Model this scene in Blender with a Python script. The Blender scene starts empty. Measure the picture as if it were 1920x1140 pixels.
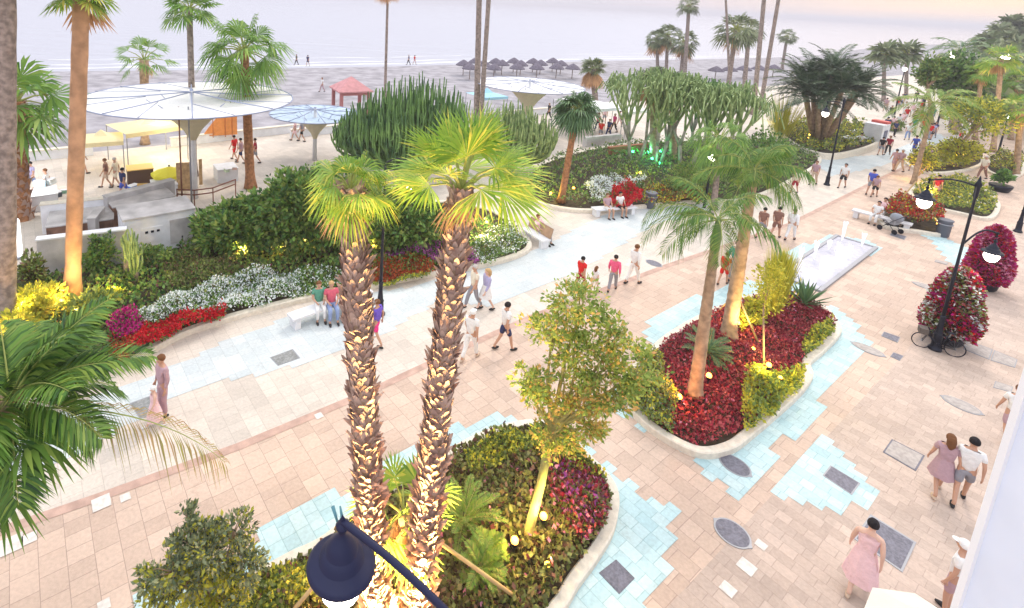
import bpy, bmesh, math, random
import numpy as np
from math import sin, cos, pi, radians, hypot, atan2
from mathutils import Vector, Matrix
random.seed(7); RNG = np.random.default_rng(7)
sc = bpy.context.scene
COL = sc.collection

# ------------------------------------------------------------------ camera
F, P, R, PX, PY, H = 1027.3, .20253, .05036, 783.6, 208., 11.
FW = np.array([0, cos(P), -sin(P)]); R0 = np.array([1., 0, 0]); U0 = np.array([0, sin(P), cos(P)])
CX = cos(R)*R0+sin(R)*U0; CY = -sin(R)*R0+cos(R)*U0
CAM = np.array([0, 0, H])
def ray(u, v): return (u-PX)/F*CX-(v-PY)/F*CY+FW
def gp(u, v, z=0.):
    d = ray(u, v); return CAM+(z-H)/d[2]*d
def hp(u, v, p):
    d = ray(u, v); return CAM+hypot(p[0], p[1])/hypot(d[0], d[1])*d
def depth(p): return float(np.dot(np.array(p)-CAM, FW))
def px(n, p): return n*depth(p)/F          # n pixels at point p, in metres
cam = bpy.data.cameras.new('camera'); co = bpy.data.objects.new('camera', cam); COL.objects.link(co)
co.matrix_world = Matrix(((CX[0], CY[0], -FW[0], 0), (CX[1], CY[1], -FW[1], 0), (CX[2], CY[2], -FW[2], H), (0, 0, 0, 1)))
cam.sensor_width = 36; cam.lens = 36*F/1920; cam.shift_x = (960-PX)/1920; cam.shift_y = -(570-PY)/1920
cam.clip_start = .1; cam.clip_end = 20000
sc.camera = co

# ------------------------------------------------------------------ sky, sun, exposure
SUN_EL, SUN_AZ = radians(24), radians(42)     # glow direction, measured from +X to +Y
w = bpy.data.worlds.new('World'); sc.world = w; w.use_nodes = True
nt = w.node_tree; N = nt.nodes; L = nt.links
bg = N['Background']; bg.inputs[1].default_value = 1.
sky = N.new('ShaderNodeTexSky'); sky.sky_type = 'NISHITA'; sky.sun_disc = False
sky.sun_elevation = SUN_EL; sky.sun_rotation = pi/2-SUN_AZ
tc = N.new('ShaderNodeTexCoord'); sep = N.new('ShaderNodeSeparateXYZ'); L.new(tc.outputs['Generated'], sep.inputs[0])
up = N.new('ShaderNodeValToRGB'); L.new(sep.outputs[2], up.inputs[0])
def ramp(cr, st):
    e = cr.color_ramp.elements
    while len(e) > 1: e.remove(e[-1])
    e[0].position = st[0][0]; e[0].color = (*st[0][1], 1)
    for p_, c_ in st[1:]:
        n_ = e.new(p_); n_.color = (*c_, 1)
ramp(up, [(0., (.60, .59, .69)), (.05, (.68, .61, .68)), (.14, (.62, .65, .80)), (.4, (.86, .89, .98)), (1., (1., 1., 1.))])
side = N.new('ShaderNodeVectorMath'); side.operation = 'DOT_PRODUCT'; L.new(tc.outputs['Generated'], side.inputs[0])
side.inputs[1].default_value = (cos(SUN_AZ-.35), sin(SUN_AZ-.35), 0)
mr = N.new('ShaderNodeMapRange'); mr.inputs[1].default_value = .70; mr.inputs[2].default_value = 1.; L.new(side.outputs['Value'], mr.inputs[0])
el = N.new('ShaderNodeValToRGB'); L.new(sep.outputs[2], el.inputs[0])
ramp(el, [(0., (.25, .25, .25)), (.035, (.9, .9, .9)), (.25, (.9, .9, .9)), (.6, (0, 0, 0))])
ml = N.new('ShaderNodeMath'); ml.operation = 'MULTIPLY'; L.new(mr.outputs[0], ml.inputs[0]); L.new(el.outputs[0], ml.inputs[1])
mx = N.new('ShaderNodeMixRGB'); L.new(ml.outputs[0], mx.inputs[0]); L.new(up.outputs[0], mx.inputs[1]); mx.inputs[2].default_value = (1.0, .68, .40, 1)
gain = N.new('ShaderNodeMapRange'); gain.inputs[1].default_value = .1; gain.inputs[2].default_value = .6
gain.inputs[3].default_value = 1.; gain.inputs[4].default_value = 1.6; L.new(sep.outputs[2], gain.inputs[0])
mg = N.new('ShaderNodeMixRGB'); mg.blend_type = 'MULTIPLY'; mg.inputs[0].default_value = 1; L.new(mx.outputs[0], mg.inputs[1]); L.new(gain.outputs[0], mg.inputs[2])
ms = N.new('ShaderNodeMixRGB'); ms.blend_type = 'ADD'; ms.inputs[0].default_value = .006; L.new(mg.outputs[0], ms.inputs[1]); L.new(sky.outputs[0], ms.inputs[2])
cm_ = N.new('ShaderNodeMapping'); cm_.inputs['Scale'].default_value = (2.2, 2.2, 30); L.new(tc.outputs['Generated'], cm_.inputs[0])
cn = N.new('ShaderNodeTexNoise'); cn.inputs['Scale'].default_value = 1.6; cn.inputs['Detail'].default_value = 7; cn.inputs['Roughness'].default_value = .6; L.new(cm_.outputs[0], cn.inputs[0])
cc_ = N.new('ShaderNodeValToRGB'); ramp(cc_, [(.3, (.88, .90, .97)), (.5, (1., 1., 1.)), (.72, (1.10, 1.04, 1.0))]); L.new(cn.outputs[0], cc_.inputs[0])
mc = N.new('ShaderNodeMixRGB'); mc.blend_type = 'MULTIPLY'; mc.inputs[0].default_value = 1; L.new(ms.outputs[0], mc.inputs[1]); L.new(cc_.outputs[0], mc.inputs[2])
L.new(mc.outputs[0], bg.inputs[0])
sl = bpy.data.lights.new('sun', 'SUN'); sl.energy = 1.25; sl.angle = radians(14); sl.color = (1, .86, .72)
so = bpy.data.objects.new('sun', sl); COL.objects.link(so)
so.rotation_euler = Vector((cos(SUN_AZ+.3)*cos(.8), sin(SUN_AZ+.3)*cos(.8), sin(.8))).to_track_quat('Z', 'Y').to_euler()
sc.view_settings.view_transform = 'Standard'; sc.view_settings.look = 'None'; sc.view_settings.exposure = .24; sc.view_settings.gamma = 1
sc.cycles.max_bounces = 6; sc.cycles.transparent_max_bounces = 8

# ------------------------------------------------------------------ materials
MATS = {}
def mat(name, c, rough=.7, metal=0., var=.0, scale=4., bump=0., c2=None, emit=0., island=None, trans=0., spec=.3):
    if name in MATS: return MATS[name]
    m = bpy.data.materials.new(name); m.use_nodes = True; MATS[name] = m
    n = m.node_tree.nodes; l = m.node_tree.links; b = n['Principled BSDF']
    b.inputs['Roughness'].default_value = rough; b.inputs['Metallic'].default_value = metal
    b.inputs['Specular IOR Level'].default_value = spec
    src = None
    if island:
        if trans and 'leaf' in name: island = [tuple(min(.85, x*k) for x, k in zip(q, (1.55, 1.42, 1.25))) for q in island]
        g = n.new('ShaderNodeNewGeometry'); cr = n.new('ShaderNodeValToRGB'); l.new(g.outputs['Random Per Island'], cr.inputs[0])
        ramp(cr, [(i/(len(island)-1), x) for i, x in enumerate(island)]); src = cr.outputs[0]
    else:
        t = n.new('ShaderNodeTexCoord'); no = n.new('ShaderNodeTexNoise'); no.inputs['Scale'].default_value = scale; no.inputs['Detail'].default_value = 6
        l.new(t.outputs['Object'], no.inputs['Vector'])
        cr = n.new('ShaderNodeValToRGB'); l.new(no.outputs[0], cr.inputs[0])
        k = var; d = c2 if c2 else tuple(x*(1-k) for x in c)
        ramp(cr, [(.35, d), (.65, tuple(min(1, x*(1+k*.5)) for x in c))]); src = cr.outputs[0]
        if bump:
            bp = n.new('ShaderNodeBump'); bp.inputs['Strength'].default_value = bump; bp.inputs['Distance'].default_value = .05
            l.new(no.outputs[0], bp.inputs['Height']); l.new(bp.outputs[0], b.inputs['Normal'])
    l.new(src, b.inputs['Base Color'])
    if emit:
        l.new(src, b.inputs['Emission Color']); b.inputs['Emission Strength'].default_value = emit
    if trans:
        o = n['Material Output']; tr = n.new('ShaderNodeBsdfTranslucent'); l.new(src, tr.inputs[0]); mi = n.new('ShaderNodeMixShader'); mi.inputs[0].default_value = trans
        l.new(b.outputs[0], mi.inputs[1]); l.new(tr.outputs[0], mi.inputs[2]); l.new(mi.outputs[0], o.inputs[0])
    return m
GA = radians(36.5)                              # direction the promenade runs
def paving(name, c1, c2, mort, bw=.48, rh=.45, off=.5, dirt=.12):
    m = bpy.data.materials.new(name); m.use_nodes = True; MATS[name] = m
    n = m.node_tree.nodes; l = m.node_tree.links; b = n['Principled BSDF']; b.inputs['Roughness'].default_value = .65; b.inputs['Specular IOR Level'].default_value = .25
    g = n.new('ShaderNodeNewGeometry'); mp = n.new('ShaderNodeMapping'); mp.vector_type = 'POINT'; mp.inputs['Rotation'].default_value = (0, 0, -GA+pi/2)
    l.new(g.outputs['Position'], mp.inputs[0])
    br = n.new('ShaderNodeTexBrick'); l.new(mp.outputs[0], br.inputs[0]); br.inputs['Scale'].default_value = 1
    br.inputs['Color1'].default_value = (*c1, 1); br.inputs['Color2'].default_value = (*c2, 1); br.inputs['Mortar'].default_value = (*mort, 1)
    br.inputs['Mortar Size'].default_value = .009; br.inputs['Mortar Smooth'].default_value = .5; br.inputs['Brick Width'].default_value = bw; br.inputs['Row Height'].default_value = rh
    br.offset = off; br.squash = .72; br.squash_frequency = 3; br.offset_frequency = 2
    b2 = n.new('ShaderNodeTexBrick'); l.new(mp.outputs[0], b2.inputs[0]); b2.inputs['Scale'].default_value = 1
    b2.inputs['Color1'].default_value = (.92, .92, .92, 1); b2.inputs['Color2'].default_value = (1.07, 1.06, 1.05, 1); b2.inputs['Mortar'].default_value = (1, 1, 1, 1)
    b2.inputs['Mortar Size'].default_value = 0; b2.inputs['Brick Width'].default_value = bw*2; b2.inputs['Row Height'].default_value = rh*2; b2.inputs['Bias'].default_value = .1
    no = n.new('ShaderNodeTexNoise'); no.inputs['Scale'].default_value = .35; no.inputs['Detail'].default_value = 8; no.inputs['Roughness'].default_value = .65; l.new(g.outputs['Position'], no.inputs[0])
    cr = n.new('ShaderNodeValToRGB'); ramp(cr, [(.3, (1-dirt,)*3), (.7, (1+dirt*.6,)*3)]); l.new(no.outputs[0], cr.inputs[0])
    n2 = n.new('ShaderNodeTexNoise'); n2.inputs['Scale'].default_value = 14; n2.inputs['Detail'].default_value = 6; l.new(g.outputs['Position'], n2.inputs[0])
    c3 = n.new('ShaderNodeValToRGB'); ramp(c3, [(.3, (.9,)*3), (.7, (1.06,)*3)]); l.new(n2.outputs[0], c3.inputs[0])
    n4 = n.new('ShaderNodeTexNoise'); n4.inputs['Scale'].default_value = 1.7; n4.inputs['Detail'].default_value = 9; n4.inputs['Roughness'].default_value = .75; l.new(g.outputs['Position'], n4.inputs[0])
    c4 = n.new('ShaderNodeValToRGB'); ramp(c4, [(.30, (.80, .78, .77)), (.40, (.97,)*3), (.6, (1.,)*3), (.75, (1.05,)*3)]); l.new(n4.outputs[0], c4.inputs[0])
    a = br.outputs[0]
    for o_ in (b2.outputs[0], cr.outputs[0], c3.outputs[0], c4.outputs[0]):
        x = n.new('ShaderNodeMixRGB'); x.blend_type = 'MULTIPLY'; x.inputs[0].default_value = 1; l.new(a, x.inputs[1]); l.new(o_, x.inputs[2]); a = x.outputs[0]
    l.new(a, b.inputs['Base Color'])
    bp = n.new('ShaderNodeBump'); bp.inputs['Strength'].default_value = .35; bp.inputs['Distance'].default_value = .01; bp.invert = True; l.new(br.outputs['Fac'], bp.inputs['Height']); l.new(bp.outputs[0], b.inputs['Normal'])
    return m

# ------------------------------------------------------------------ mesh helpers
class MB:
    def __init__(s): s.v = []; s.f = []; s.m = []
    def add(s, vs, fs, m=0):
        o = len(s.v); s.v += [tuple(map(float, x)) for x in vs]; s.f += [tuple(i+o for i in f) for f in fs]; s.m += [m]*len(fs); return s
    def tube(s, pts, rad, n=8, m=0, cap=True):
        pts = [np.array(p, float) for p in pts]; k = len(pts)
        if not hasattr(rad, '__len__'): rad = [rad]*k
        vs = []; t0 = pts[1]-pts[0]; ref = np.array([0, 0, 1.]) if abs(t0[2]) < .9*np.linalg.norm(t0) else np.array([1., 0, 0])
        a = np.cross(t0, ref); a /= np.linalg.norm(a)
        for i in range(k):
            t = pts[min(i+1, k-1)]-pts[max(i-1, 0)]; t = t/(np.linalg.norm(t)+1e-9)
            a = a-np.dot(a, t)*t; a /= np.linalg.norm(a)+1e-9; b = np.cross(t, a)
            for j in range(n):
                th = 2*pi*j/n; vs.append(pts[i]+rad[i]*(cos(th)*a+sin(th)*b))
        fs = [(i*n+j, i*n+(j+1) % n, (i+1)*n+(j+1) % n, (i+1)*n+j) for i in range(k-1) for j in range(n)]
        if cap: fs += [tuple(range(n))[::-1], tuple(range((k-1)*n, k*n))]
        return s.add(vs, fs, m)
    def lathe(s, prof, c=(0, 0, 0), n=20, m=0):
        vs = []; k = len(prof)
        for r, z in prof:
            for j in range(n): vs.append((c[0]+r*cos(2*pi*j/n), c[1]+r*sin(2*pi*j/n), c[2]+z))
        fs = [(i*n+j, i*n+(j+1) % n, (i+1)*n+(j+1) % n, (i+1)*n+j) for i in range(k-1) for j in range(n)]
        if prof[0][0] > 1e-4: fs.append(tuple(range(n))[::-1])
        if prof[-1][0] > 1e-4: fs.append(tuple(range((k-1)*n, k*n)))
        return s.add(vs, fs, m)
    def box(s, c, d, rz=0, m=0):
        x, y, z = d[0]/2, d[1]/2, d[2]/2; ca, sa = cos(rz), sin(rz)
        vs = [(c[0]+i*x*ca-j*y*sa, c[1]+i*x*sa+j*y*ca, c[2]+k*z) for k in (-1, 1) for i, j in ((-1, -1), (1, -1), (1, 1), (-1, 1))]
        return s.add(vs, [(3, 2, 1, 0), (4, 5, 6, 7), (0, 1, 5, 4), (1, 2, 6, 5), (2, 3, 7, 6), (3, 0, 4, 7)], m)
    def ball(s, c, r, n=10, m=0, sq=(1, 1, 1)):
        k = max(4, n//2); pr = [(sin(pi*i/k), -cos(pi*i/k)) for i in range(k+1)]
        vs = [(c[0]+r*sq[0]*a*cos(2*pi*j/n), c[1]+r*sq[1]*a*sin(2*pi*j/n), c[2]+r*sq[2]*b) for a, b in pr for j in range(n)]
        return s.add(vs, [(i*n+j, i*n+(j+1) % n, (i+1)*n+(j+1) % n, (i+1)*n+j) for i in range(k) for j in range(n)], m)
    def prism(s, poly, z0, z1, m=0):
        n = len(poly); vs = [(p[0], p[1], z0) for p in poly]+[(p[0], p[1], z1) for p in poly]
        return s.add(vs, [tuple(range(n))[::-1], tuple(range(n, 2*n))]+[(i, (i+1) % n, n+(i+1) % n, n+i) for i in range(n)], m)
    def build(s, name, mats, parent=None, smooth=False, loc=None, bevel=0):
        me = bpy.data.meshes.new(name); me.from_pydata(s.v, [], s.f)
        for x in (mats if isinstance(mats, (list, tuple)) else [mats]): me.materials.append(x)
        me.polygons.foreach_set('material_index', s.m)
        if smooth: me.polygons.foreach_set('use_smooth', [True]*len(s.f))
        me.update(); o = bpy.data.objects.new(name, me); COL.objects.link(o)
        if parent: o.parent = parent
        if loc is not None: o.location = loc
        if bevel:
            b = o.modifiers.new('bevel', 'BEVEL'); b.width = bevel; b.segments = 2; b.limit_method = 'ANGLE'
        return o
def npmesh(name, V, nper, mats, mi, parent=None, smooth=False):
    """V (N, nper, 3): N separate polygons"""
    V = np.asarray(V, np.float32); n = len(V); me = bpy.data.meshes.new(name)
    me.vertices.add(n*nper); me.vertices.foreach_set('co', V.reshape(-1))
    me.loops.add(n*nper); me.loops.foreach_set('vertex_index', np.arange(n*nper, dtype=np.int32))
    me.polygons.add(n); me.polygons.foreach_set('loop_start', np.arange(0, n*nper, nper, dtype=np.int32))
    for x in mats: me.materials.append(x)
    me.polygons.foreach_set('material_index', np.asarray(mi, np.int32)); me.update(calc_edges=True)
    o = bpy.data.objects.new(name, me); COL.objects.link(o)
    if parent: o.parent = parent
    return o
def tag(o, label=None, cat=None, group=None, kind=None):
    if label: o['label'] = label
    if cat: o['category'] = cat
    if group: o['group'] = group
    if kind: o['kind'] = kind
    return o
def thing(name, loc, rz, label, cat, group=None):
    o = bpy.data.objects.new(name, None); COL.objects.link(o); o.location = tuple(map(float, loc)); o.rotation_euler = (0, 0, rz); o.empty_display_size = .2
    return tag(o, label, cat, group)
def copytree(o, parent=None):
    c = o.copy(); COL.objects.link(c)
    if parent: c.parent = parent
    for ch in list(o.children): copytree(ch, c)
    return c
def leafcloud(C, D, size, elong=.5, jit=.6):
    """rhombus leaves at C (n,3), pointing roughly along D (n,3); returns (n,4,3)"""
    n = len(C); D = D+RNG.normal(size=(n, 3))*jit; D /= np.linalg.norm(D, axis=1)[:, None]+1e-9
    S = np.cross(D, RNG.normal(size=(n, 3))); S /= np.linalg.norm(S, axis=1)[:, None]+1e-9
    sz = (size*RNG.uniform(.6, 1.3, n))[:, None]
    return np.stack([C, C+D*sz*.55+S*sz*elong*.5, C+D*sz*1.1, C+D*sz*.5-S*sz*elong*.5], 1)
def smooth_poly(pts, sub=5, closed=True):
    n = len(pts); out = []
    for i in range(n if closed else n-1):
        g = lambda k: np.array(pts[(i+k) % n] if closed else pts[min(max(i+k, 0), n-1)])
        a, b, c, d = g(-1), g(0), g(1), g(2)
        for j in range(sub):
            t = j/sub; out.append(.5*((2*b)+(-a+c)*t+(2*a-5*b+4*c-d)*t*t+(-a+3*b-3*c+d)*t**3))
    if not closed: out.append(np.array(pts[-1]))
    return out
def inpoly(Pt, poly):
    x, y = Pt[:, 0], Pt[:, 1]; r = np.zeros(len(Pt), bool); n = len(poly)
    for i in range(n):
        x1, y1 = poly[i][:2]; x2, y2 = poly[(i+1) % n][:2]
        if y1 == y2: continue
        c = ((y1 > y) != (y2 > y)) & (x < (x2-x1)*(y-y1)/(y2-y1)+x1); r ^= c
    return r
def sample(poly, n):
    A = np.array([q[:2] for q in poly]); lo, hi = A.min(0), A.max(0); out = []
    tot = 0
    while tot < n:
        q = RNG.uniform(lo, hi, (n*2, 2)); q = q[inpoly(q, A)]; out.append(q); tot += len(q)
        if len(out) > 60: break
    return np.concatenate(out)[:n]

# colours
trunkgrey = mat('grey_palm_bark', (.30, .24, .21), .9, var=.4, scale=6, bump=.6)
trunkred = mat('red_palm_bark', (.36, .17, .08), .9, var=.4, scale=7, bump=.5)
trunktan = mat('tan_palm_bark', (.42, .29, .19), .9, var=.35, scale=5, bump=.5)
bootm = mat('leaf_base_bark', (0, 0, 0), .85, island=[(.22, .13, .11), (.40, .28, .23), (.52, .38, .32), (.32, .21, .18)])
fang = mat('fan_leaf', (0, 0, 0), .45, island=[(.05, .13, .025), (.14, .26, .05), (.10, .22, .06), (.22, .34, .08)], trans=.35)
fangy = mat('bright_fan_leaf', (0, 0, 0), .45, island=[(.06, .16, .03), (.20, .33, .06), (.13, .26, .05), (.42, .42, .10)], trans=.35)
fand = mat('blue_green_leaf', (0, 0, 0), .5, island=[(.035, .08, .045), (.09, .17, .08), (.06, .13, .07)], trans=.2)
fardark = mat('far_palm_leaf', (0, 0, 0), .6, island=[(.05, .08, .04), (.16, .2, .12), (.1, .15, .08)], trans=.2)
pinn = mat('feather_leaf', (0, 0, 0), .5, island=[(.05, .14, .02), (.16, .26, .04), (.10, .20, .04), (.25, .26, .07)], trans=.3)
dry = mat('dry_leaf', (0, 0, 0), .8, island=[(.30, .17, .09), (.45, .30, .18), (.35, .22, .14)], trans=.2)
leafdk = mat('dense_leaf', (0, 0, 0), .5, island=[(.015, .05, .02), (.06, .15, .04), (.14, .26, .06), (.04, .11, .035)], trans=.2)
leafmd = mat('tree_leaf', (0, 0, 0), .5, island=[(.05, .10, .03), (.13, .2, .06), (.2, .26, .07), (.08, .13, .05)], trans=.3)
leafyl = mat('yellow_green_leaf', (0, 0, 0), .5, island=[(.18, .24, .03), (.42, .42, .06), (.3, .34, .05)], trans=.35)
leafgy = mat('grey_green_leaf', (0, 0, 0), .5, island=[(.06, .10, .06), (.15, .2, .13), (.24, .28, .17), (.03, .05, .04)], trans=.25)
leafrd = mat('burgundy_leaf', (0, 0, 0), .55, island=[(.08, .008, .018), (.24, .02, .05), (.30, .09, .10), (.14, .010, .03)], trans=.2)
leafbr = mat('bronze_leaf', (0, 0, 0), .5, island=[(.035, .018, .018), (.10, .14, .04), (.17, .20, .08), (.11, .03, .05)], trans=.2)
cact = mat('cactus_skin', (.16, .28, .08), .6, var=.5, scale=1.2, c2=(.05, .12, .05))
cactp = mat('pale_cactus_skin', (.30, .38, .16), .6, var=.5, scale=3, c2=(.12, .20, .07))
soil = mat('soil', (.06, .045, .03), .95, var=.6, scale=5, bump=.8)
kerbm = mat('kerb_stone', (.72, .66, .56), .7, var=.12, scale=8, bump=.1)
whitew = mat('white_render', (.72, .73, .76), .8, var=.08, scale=3, bump=.1)
black = mat('black_metal', (.02, .022, .035), .4, .5)
navy = mat('navy_painted_iron', (.010, .013, .05), .5, .1, spec=.35)
grey = mat('grey_metal', (.3, .31, .34), .5, .4)
coverm = mat('manhole_iron', (.17, .17, .21), .6, .3, var=.3, scale=20)
coverl = mat('stone_cover', (.42, .38, .36), .8, var=.2, scale=9)
wood = mat('pale_wood', (.5, .33, .17), .7, var=.3, scale=6)
cane = mat('bamboo_pole', (.55, .38, .18), .7, var=.2)
glow = mat('lamp_glow', (1, .93, .8), emit=14)
glowy = mat('uplight_glow', (1, .50, .07), emit=7)
glowg = mat('green_light', (.1, 1, .5), emit=6)
def flower(name, a, b): return mat(name, (0, 0, 0), .6, island=[a, b, a], trans=.25)
fwhite = flower('white_petal', (.90, .92, .92), (.74, .82, .84)); fred = flower('red_petal', (.62, .015, .02), (.42, .012, .03))
fmag = flower('magenta_petal', (.55, .02, .22), (.36, .015, .16)); fpur = flower('purple_petal', (.28, .05, .25), (.45, .10, .40))
fora = flower('rust_petal', (.42, .09, .02), (.26, .03, .015)); fpink = flower('pink_petal', (.75, .33, .48), (.66, .22, .38))

# ------------------------------------------------------------------ ground
def sheet(name, poly, z, m, kind='structure'):
    bm = MB(); bm.add([(p[0], p[1], z) for p in poly], [tuple(range(len(poly)))])
    return tag(bm.build(name, m), kind=kind)
seam = [gp(*q) for q in [(0, 995), (200, 926), (450, 835), (690, 735), (860, 655), (1000, 592), (1250, 498), (1480, 420), (1660, 330), (1790, 270)]]
d0 = seam[0]-seam[1]; dN = seam[-1]-seam[-2]
seamx = [seam[0]+d0*6]+seam+[seam[-1]+dN*8]
wallp = [gp(*q) for q in [(-400, 330), (50, 297), (410, 262), (600, 243), (900, 215), (1150, 190), (1400, 165), (1700, 140), (1900, 128)]]
wallp = [wallp[0]]+wallp[1:]+[wallp[-1]+(wallp[-1]-wallp[-2])*6]
pav_pink = paving('pink_paving', (.52, .395, .32), (.63, .485, .395), (.40, .30, .25))
pav_cream = paving('cream_paving', (.58, .52, .46), (.65, .585, .52), (.50, .445, .395), bw=.42, rh=.4, dirt=.08)
pav_pale = paving('pale_blue_paving', (.52, .58, .605), (.58, .625, .64), (.46, .505, .53), bw=.42, rh=.4, dirt=.07)
pav_blue = paving('blue_paving', (.42, .60, .64), (.53, .68, .70), (.33, .48, .51), bw=.4, rh=.3)
sandm = mat('sand', (.34, .325, .355), .95, var=.3, scale=.6, bump=1.)
def far(poly): return poly
sheet('paving', [wallp[0], *wallp[1:], (900, 200), (900, -300), (-300, -300), (-300, wallp[0][1])], 0, pav_pink)
sheet('pale_paving', [*[(p[0], p[1]) for p in seamx][::-1], wallp[0], *wallp[1:]][::-1], .004, pav_cream)
pav_small = paving('small_pink_paving', (.46, .365, .31), (.56, .45, .385), (.42, .33, .28), bw=.40, rh=.27, off=.37, dirt=.16)
s2 = [gp(*q) for q in [(1235, 1100), (1320, 1000), (1480, 830), (1680, 680)]]; dd2 = np.array([cos(GA), sin(GA), 0])
sheet('small_paving', [tuple((s2[1]-dd2*30)[:2]), (150, -120), (150, 60), tuple((s2[3]+dd2*45)[:2]), tuple(s2[3][:2])], .004, pav_small)
strip = MB()
nrm = np.array([-sin(GA), cos(GA), 0])
for a, b in zip(seamx, seamx[1:]):
    strip.add([a+nrm*.1+(0, 0, .008), a-nrm*.14+(0, 0, .008), b-nrm*.14+(0, 0, .008), b+nrm*.1+(0, 0, .008)], [(0, 1, 2, 3)])
tag(strip.build('gutter_strip', mat('gutter_stone', (.50, .34, .28), .8, var=.2, scale=3)), kind='structure')
shore = [gp(*q, -.3) for q in [(-300, 134), (0, 130), (240, 128), (480, 125), (720, 121), (960, 115), (1200, 110), (1440, 106), (1560, 98), (1660, 84), (1740, 82)]]
shore = [shore[0]+(shore[0]-shore[1])*6]+shore+[np.array([900, 640, 0]), np.array([2500, 1400, 0])]
nb = 40
sp = smooth_poly(shore, 4, False)
wv = smooth_poly([wallp[0]+(wallp[0]-wallp[1])*1.5]+wallp+[np.array([1500, 700, 0])], 4, False)
def resample(p, n):
    p = np.array([q[:2] for q in p]); d = np.r_[0, np.cumsum(np.linalg.norm(np.diff(p, axis=0), axis=1))]; t = np.linspace(0, 1, n)**1.6*d[-1]
    return np.stack([np.interp(t, d, p[:, 0]), np.interp(t, d, p[:, 1])], 1)
A_ = resample(sp, 90); B_ = resample(wv, 90); sm = MB(); K = 10; vs = []
for i in range(90):
    for k in range(K+1):
        q = B_[i]*(1-k/K)+A_[i]*(k/K); z = -.02-.25*(k/K)**4+(.05*sin(q[0]*.3+k)*sin(q[1]*.23+i*.4) if 0 < k < K else 0)-(.25 if k == K else 0)
        if k: z -= .06
        vs.append((q[0], q[1], z))
sm.add(vs, [(i*(K+1)+k, (i+1)*(K+1)+k, (i+1)*(K+1)+k+1, i*(K+1)+k+1) for i in range(89) for k in range(K)])
tag(sm.build('sand_beach', sandm, smooth=True), kind='structure')
sheet('far_ground', [(-400, -400), (2500, -400), (2500, 1395), (900, 600), (250, 235), (-400, -200)], -.6, sandm)
# sea
sea = bpy.data.materials.new('sea_water'); sea.use_nodes = True; n = sea.node_tree.nodes; l = sea.node_tree.links; b = n['Principled BSDF']
b.inputs['Base Color'].default_value = (.38, .385, .44, 1); b.inputs['Roughness'].default_value = .28; b.inputs['Specular IOR Level'].default_value = .8
g = n.new('ShaderNodeNewGeometry'); mp = n.new('ShaderNodeMapping'); mp.inputs['Rotation'].default_value = (0, 0, -GA+.05); mp.inputs['Scale'].default_value = (.02, .16, .1)
l.new(g.outputs['Position'], mp.inputs[0]); no = n.new('ShaderNodeTexNoise'); no.inputs['Scale'].default_value = 1.4; no.inputs['Detail'].default_value = 8; l.new(mp.outputs[0], no.inputs[0])
bp = n.new('ShaderNodeBump'); bp.inputs['Strength'].default_value = .7; bp.inputs['Distance'].default_value = 1.2; l.new(no.outputs[0], bp.inputs['Height']); l.new(bp.outputs[0], b.inputs['Normal'])
sheet('sea', [(-9000, -500), (9000, -500), (9000, 9000), (-9000, 9000)], -.42, sea) if False else None
sv = MB(); far_a = [(p[0], p[1]) for p in shore]
sv.add([(-9000, -3000, -.42)]+[(p[0]+nrm[0]*-3, p[1]+nrm[1]*-3, -.42) for p in shore]+[(9000, 3200, -.42), (9000, 12000, -.42), (-9000, 12000, -.42)], [tuple(range(len(shore)+4))])
tag(sv.build('sea', sea), kind='structure')
foam = MB(); foamm = mat('sea_foam', (.8, .82, .85), .8, var=.1)
for off, wd in ((1.2, .8), (5, .5), (11, .4)):
    pp = smooth_poly(shore[1:9], 10, False); o_ = 0
    for i in range(0, len(pp)-1):
        if off > 2 and (i//7) % 3 == 1: continue
        a, b_ = pp[i], pp[i+1]; wa = wd*(1+.5*sin(i*1.3)); wb = wd*(1+.5*sin((i+1)*1.3)); ja = off+.5*sin(i*.7); jb = off+.5*sin((i+1)*.7)
        foam.add([a[:2].tolist()+[-.41], b_[:2].tolist()+[-.41]], [])
        p1, p2, p3, p4 = a+nrm*ja, b_+nrm*jb, b_+nrm*(jb+wb), a+nrm*(ja+wa)
        foam.add([(q[0], q[1], -.41) for q in (p1, p2, p3, p4)], [(0, 1, 2, 3)])
tag(foam.build('shore_foam', foamm), kind='structure')

# tile-stepped coloured zones
AX = np.array([cos(GA), sin(GA)]); AB = np.array([-sin(GA), cos(GA)])
def cells(name, polys, z, m, ca=.46, cb=.30, holes=()):
    P2 = [np.array([gp(*q)[:2] for q in pl]) for pl in polys]; HO = [np.array([gp(*q)[:2] for q in pl]) for pl in holes]
    al = np.concatenate(P2); A = al@AX; B = al@AB; bm = MB()
    i0, i1 = int(A.min()//ca)-1, int(A.max()//ca)+1; j0, j1 = int(B.min()//cb)-1, int(B.max()//cb)+1
    ii, jj = np.meshgrid(np.arange(i0, i1+1), np.arange(j0, j1+1), indexing='ij'); ii = ii.ravel(); jj = jj.ravel()
    sh = ((jj % 2)*.5)*ca; a0 = ii*ca+sh
    ctr = (a0+ca/2)[:, None]*AX+((jj+.5)*cb)[:, None]*AB
    ok = np.zeros(len(ctr), bool)
    for q in P2: ok |= inpoly(ctr, q)
    for q in HO: ok &= ~inpoly(ctr, q)
    V = []
    for a, j in zip(a0[ok], jj[ok]):
        V.append([tuple(x*AX+y*AB)+(z,) for x, y in ((a, j*cb), (a+ca, j*cb), (a+ca, (j+1)*cb), (a, (j+1)*cb))])
    return tag(npmesh(name, V, 4, [m], [0]*len(V)), kind='structure')
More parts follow.
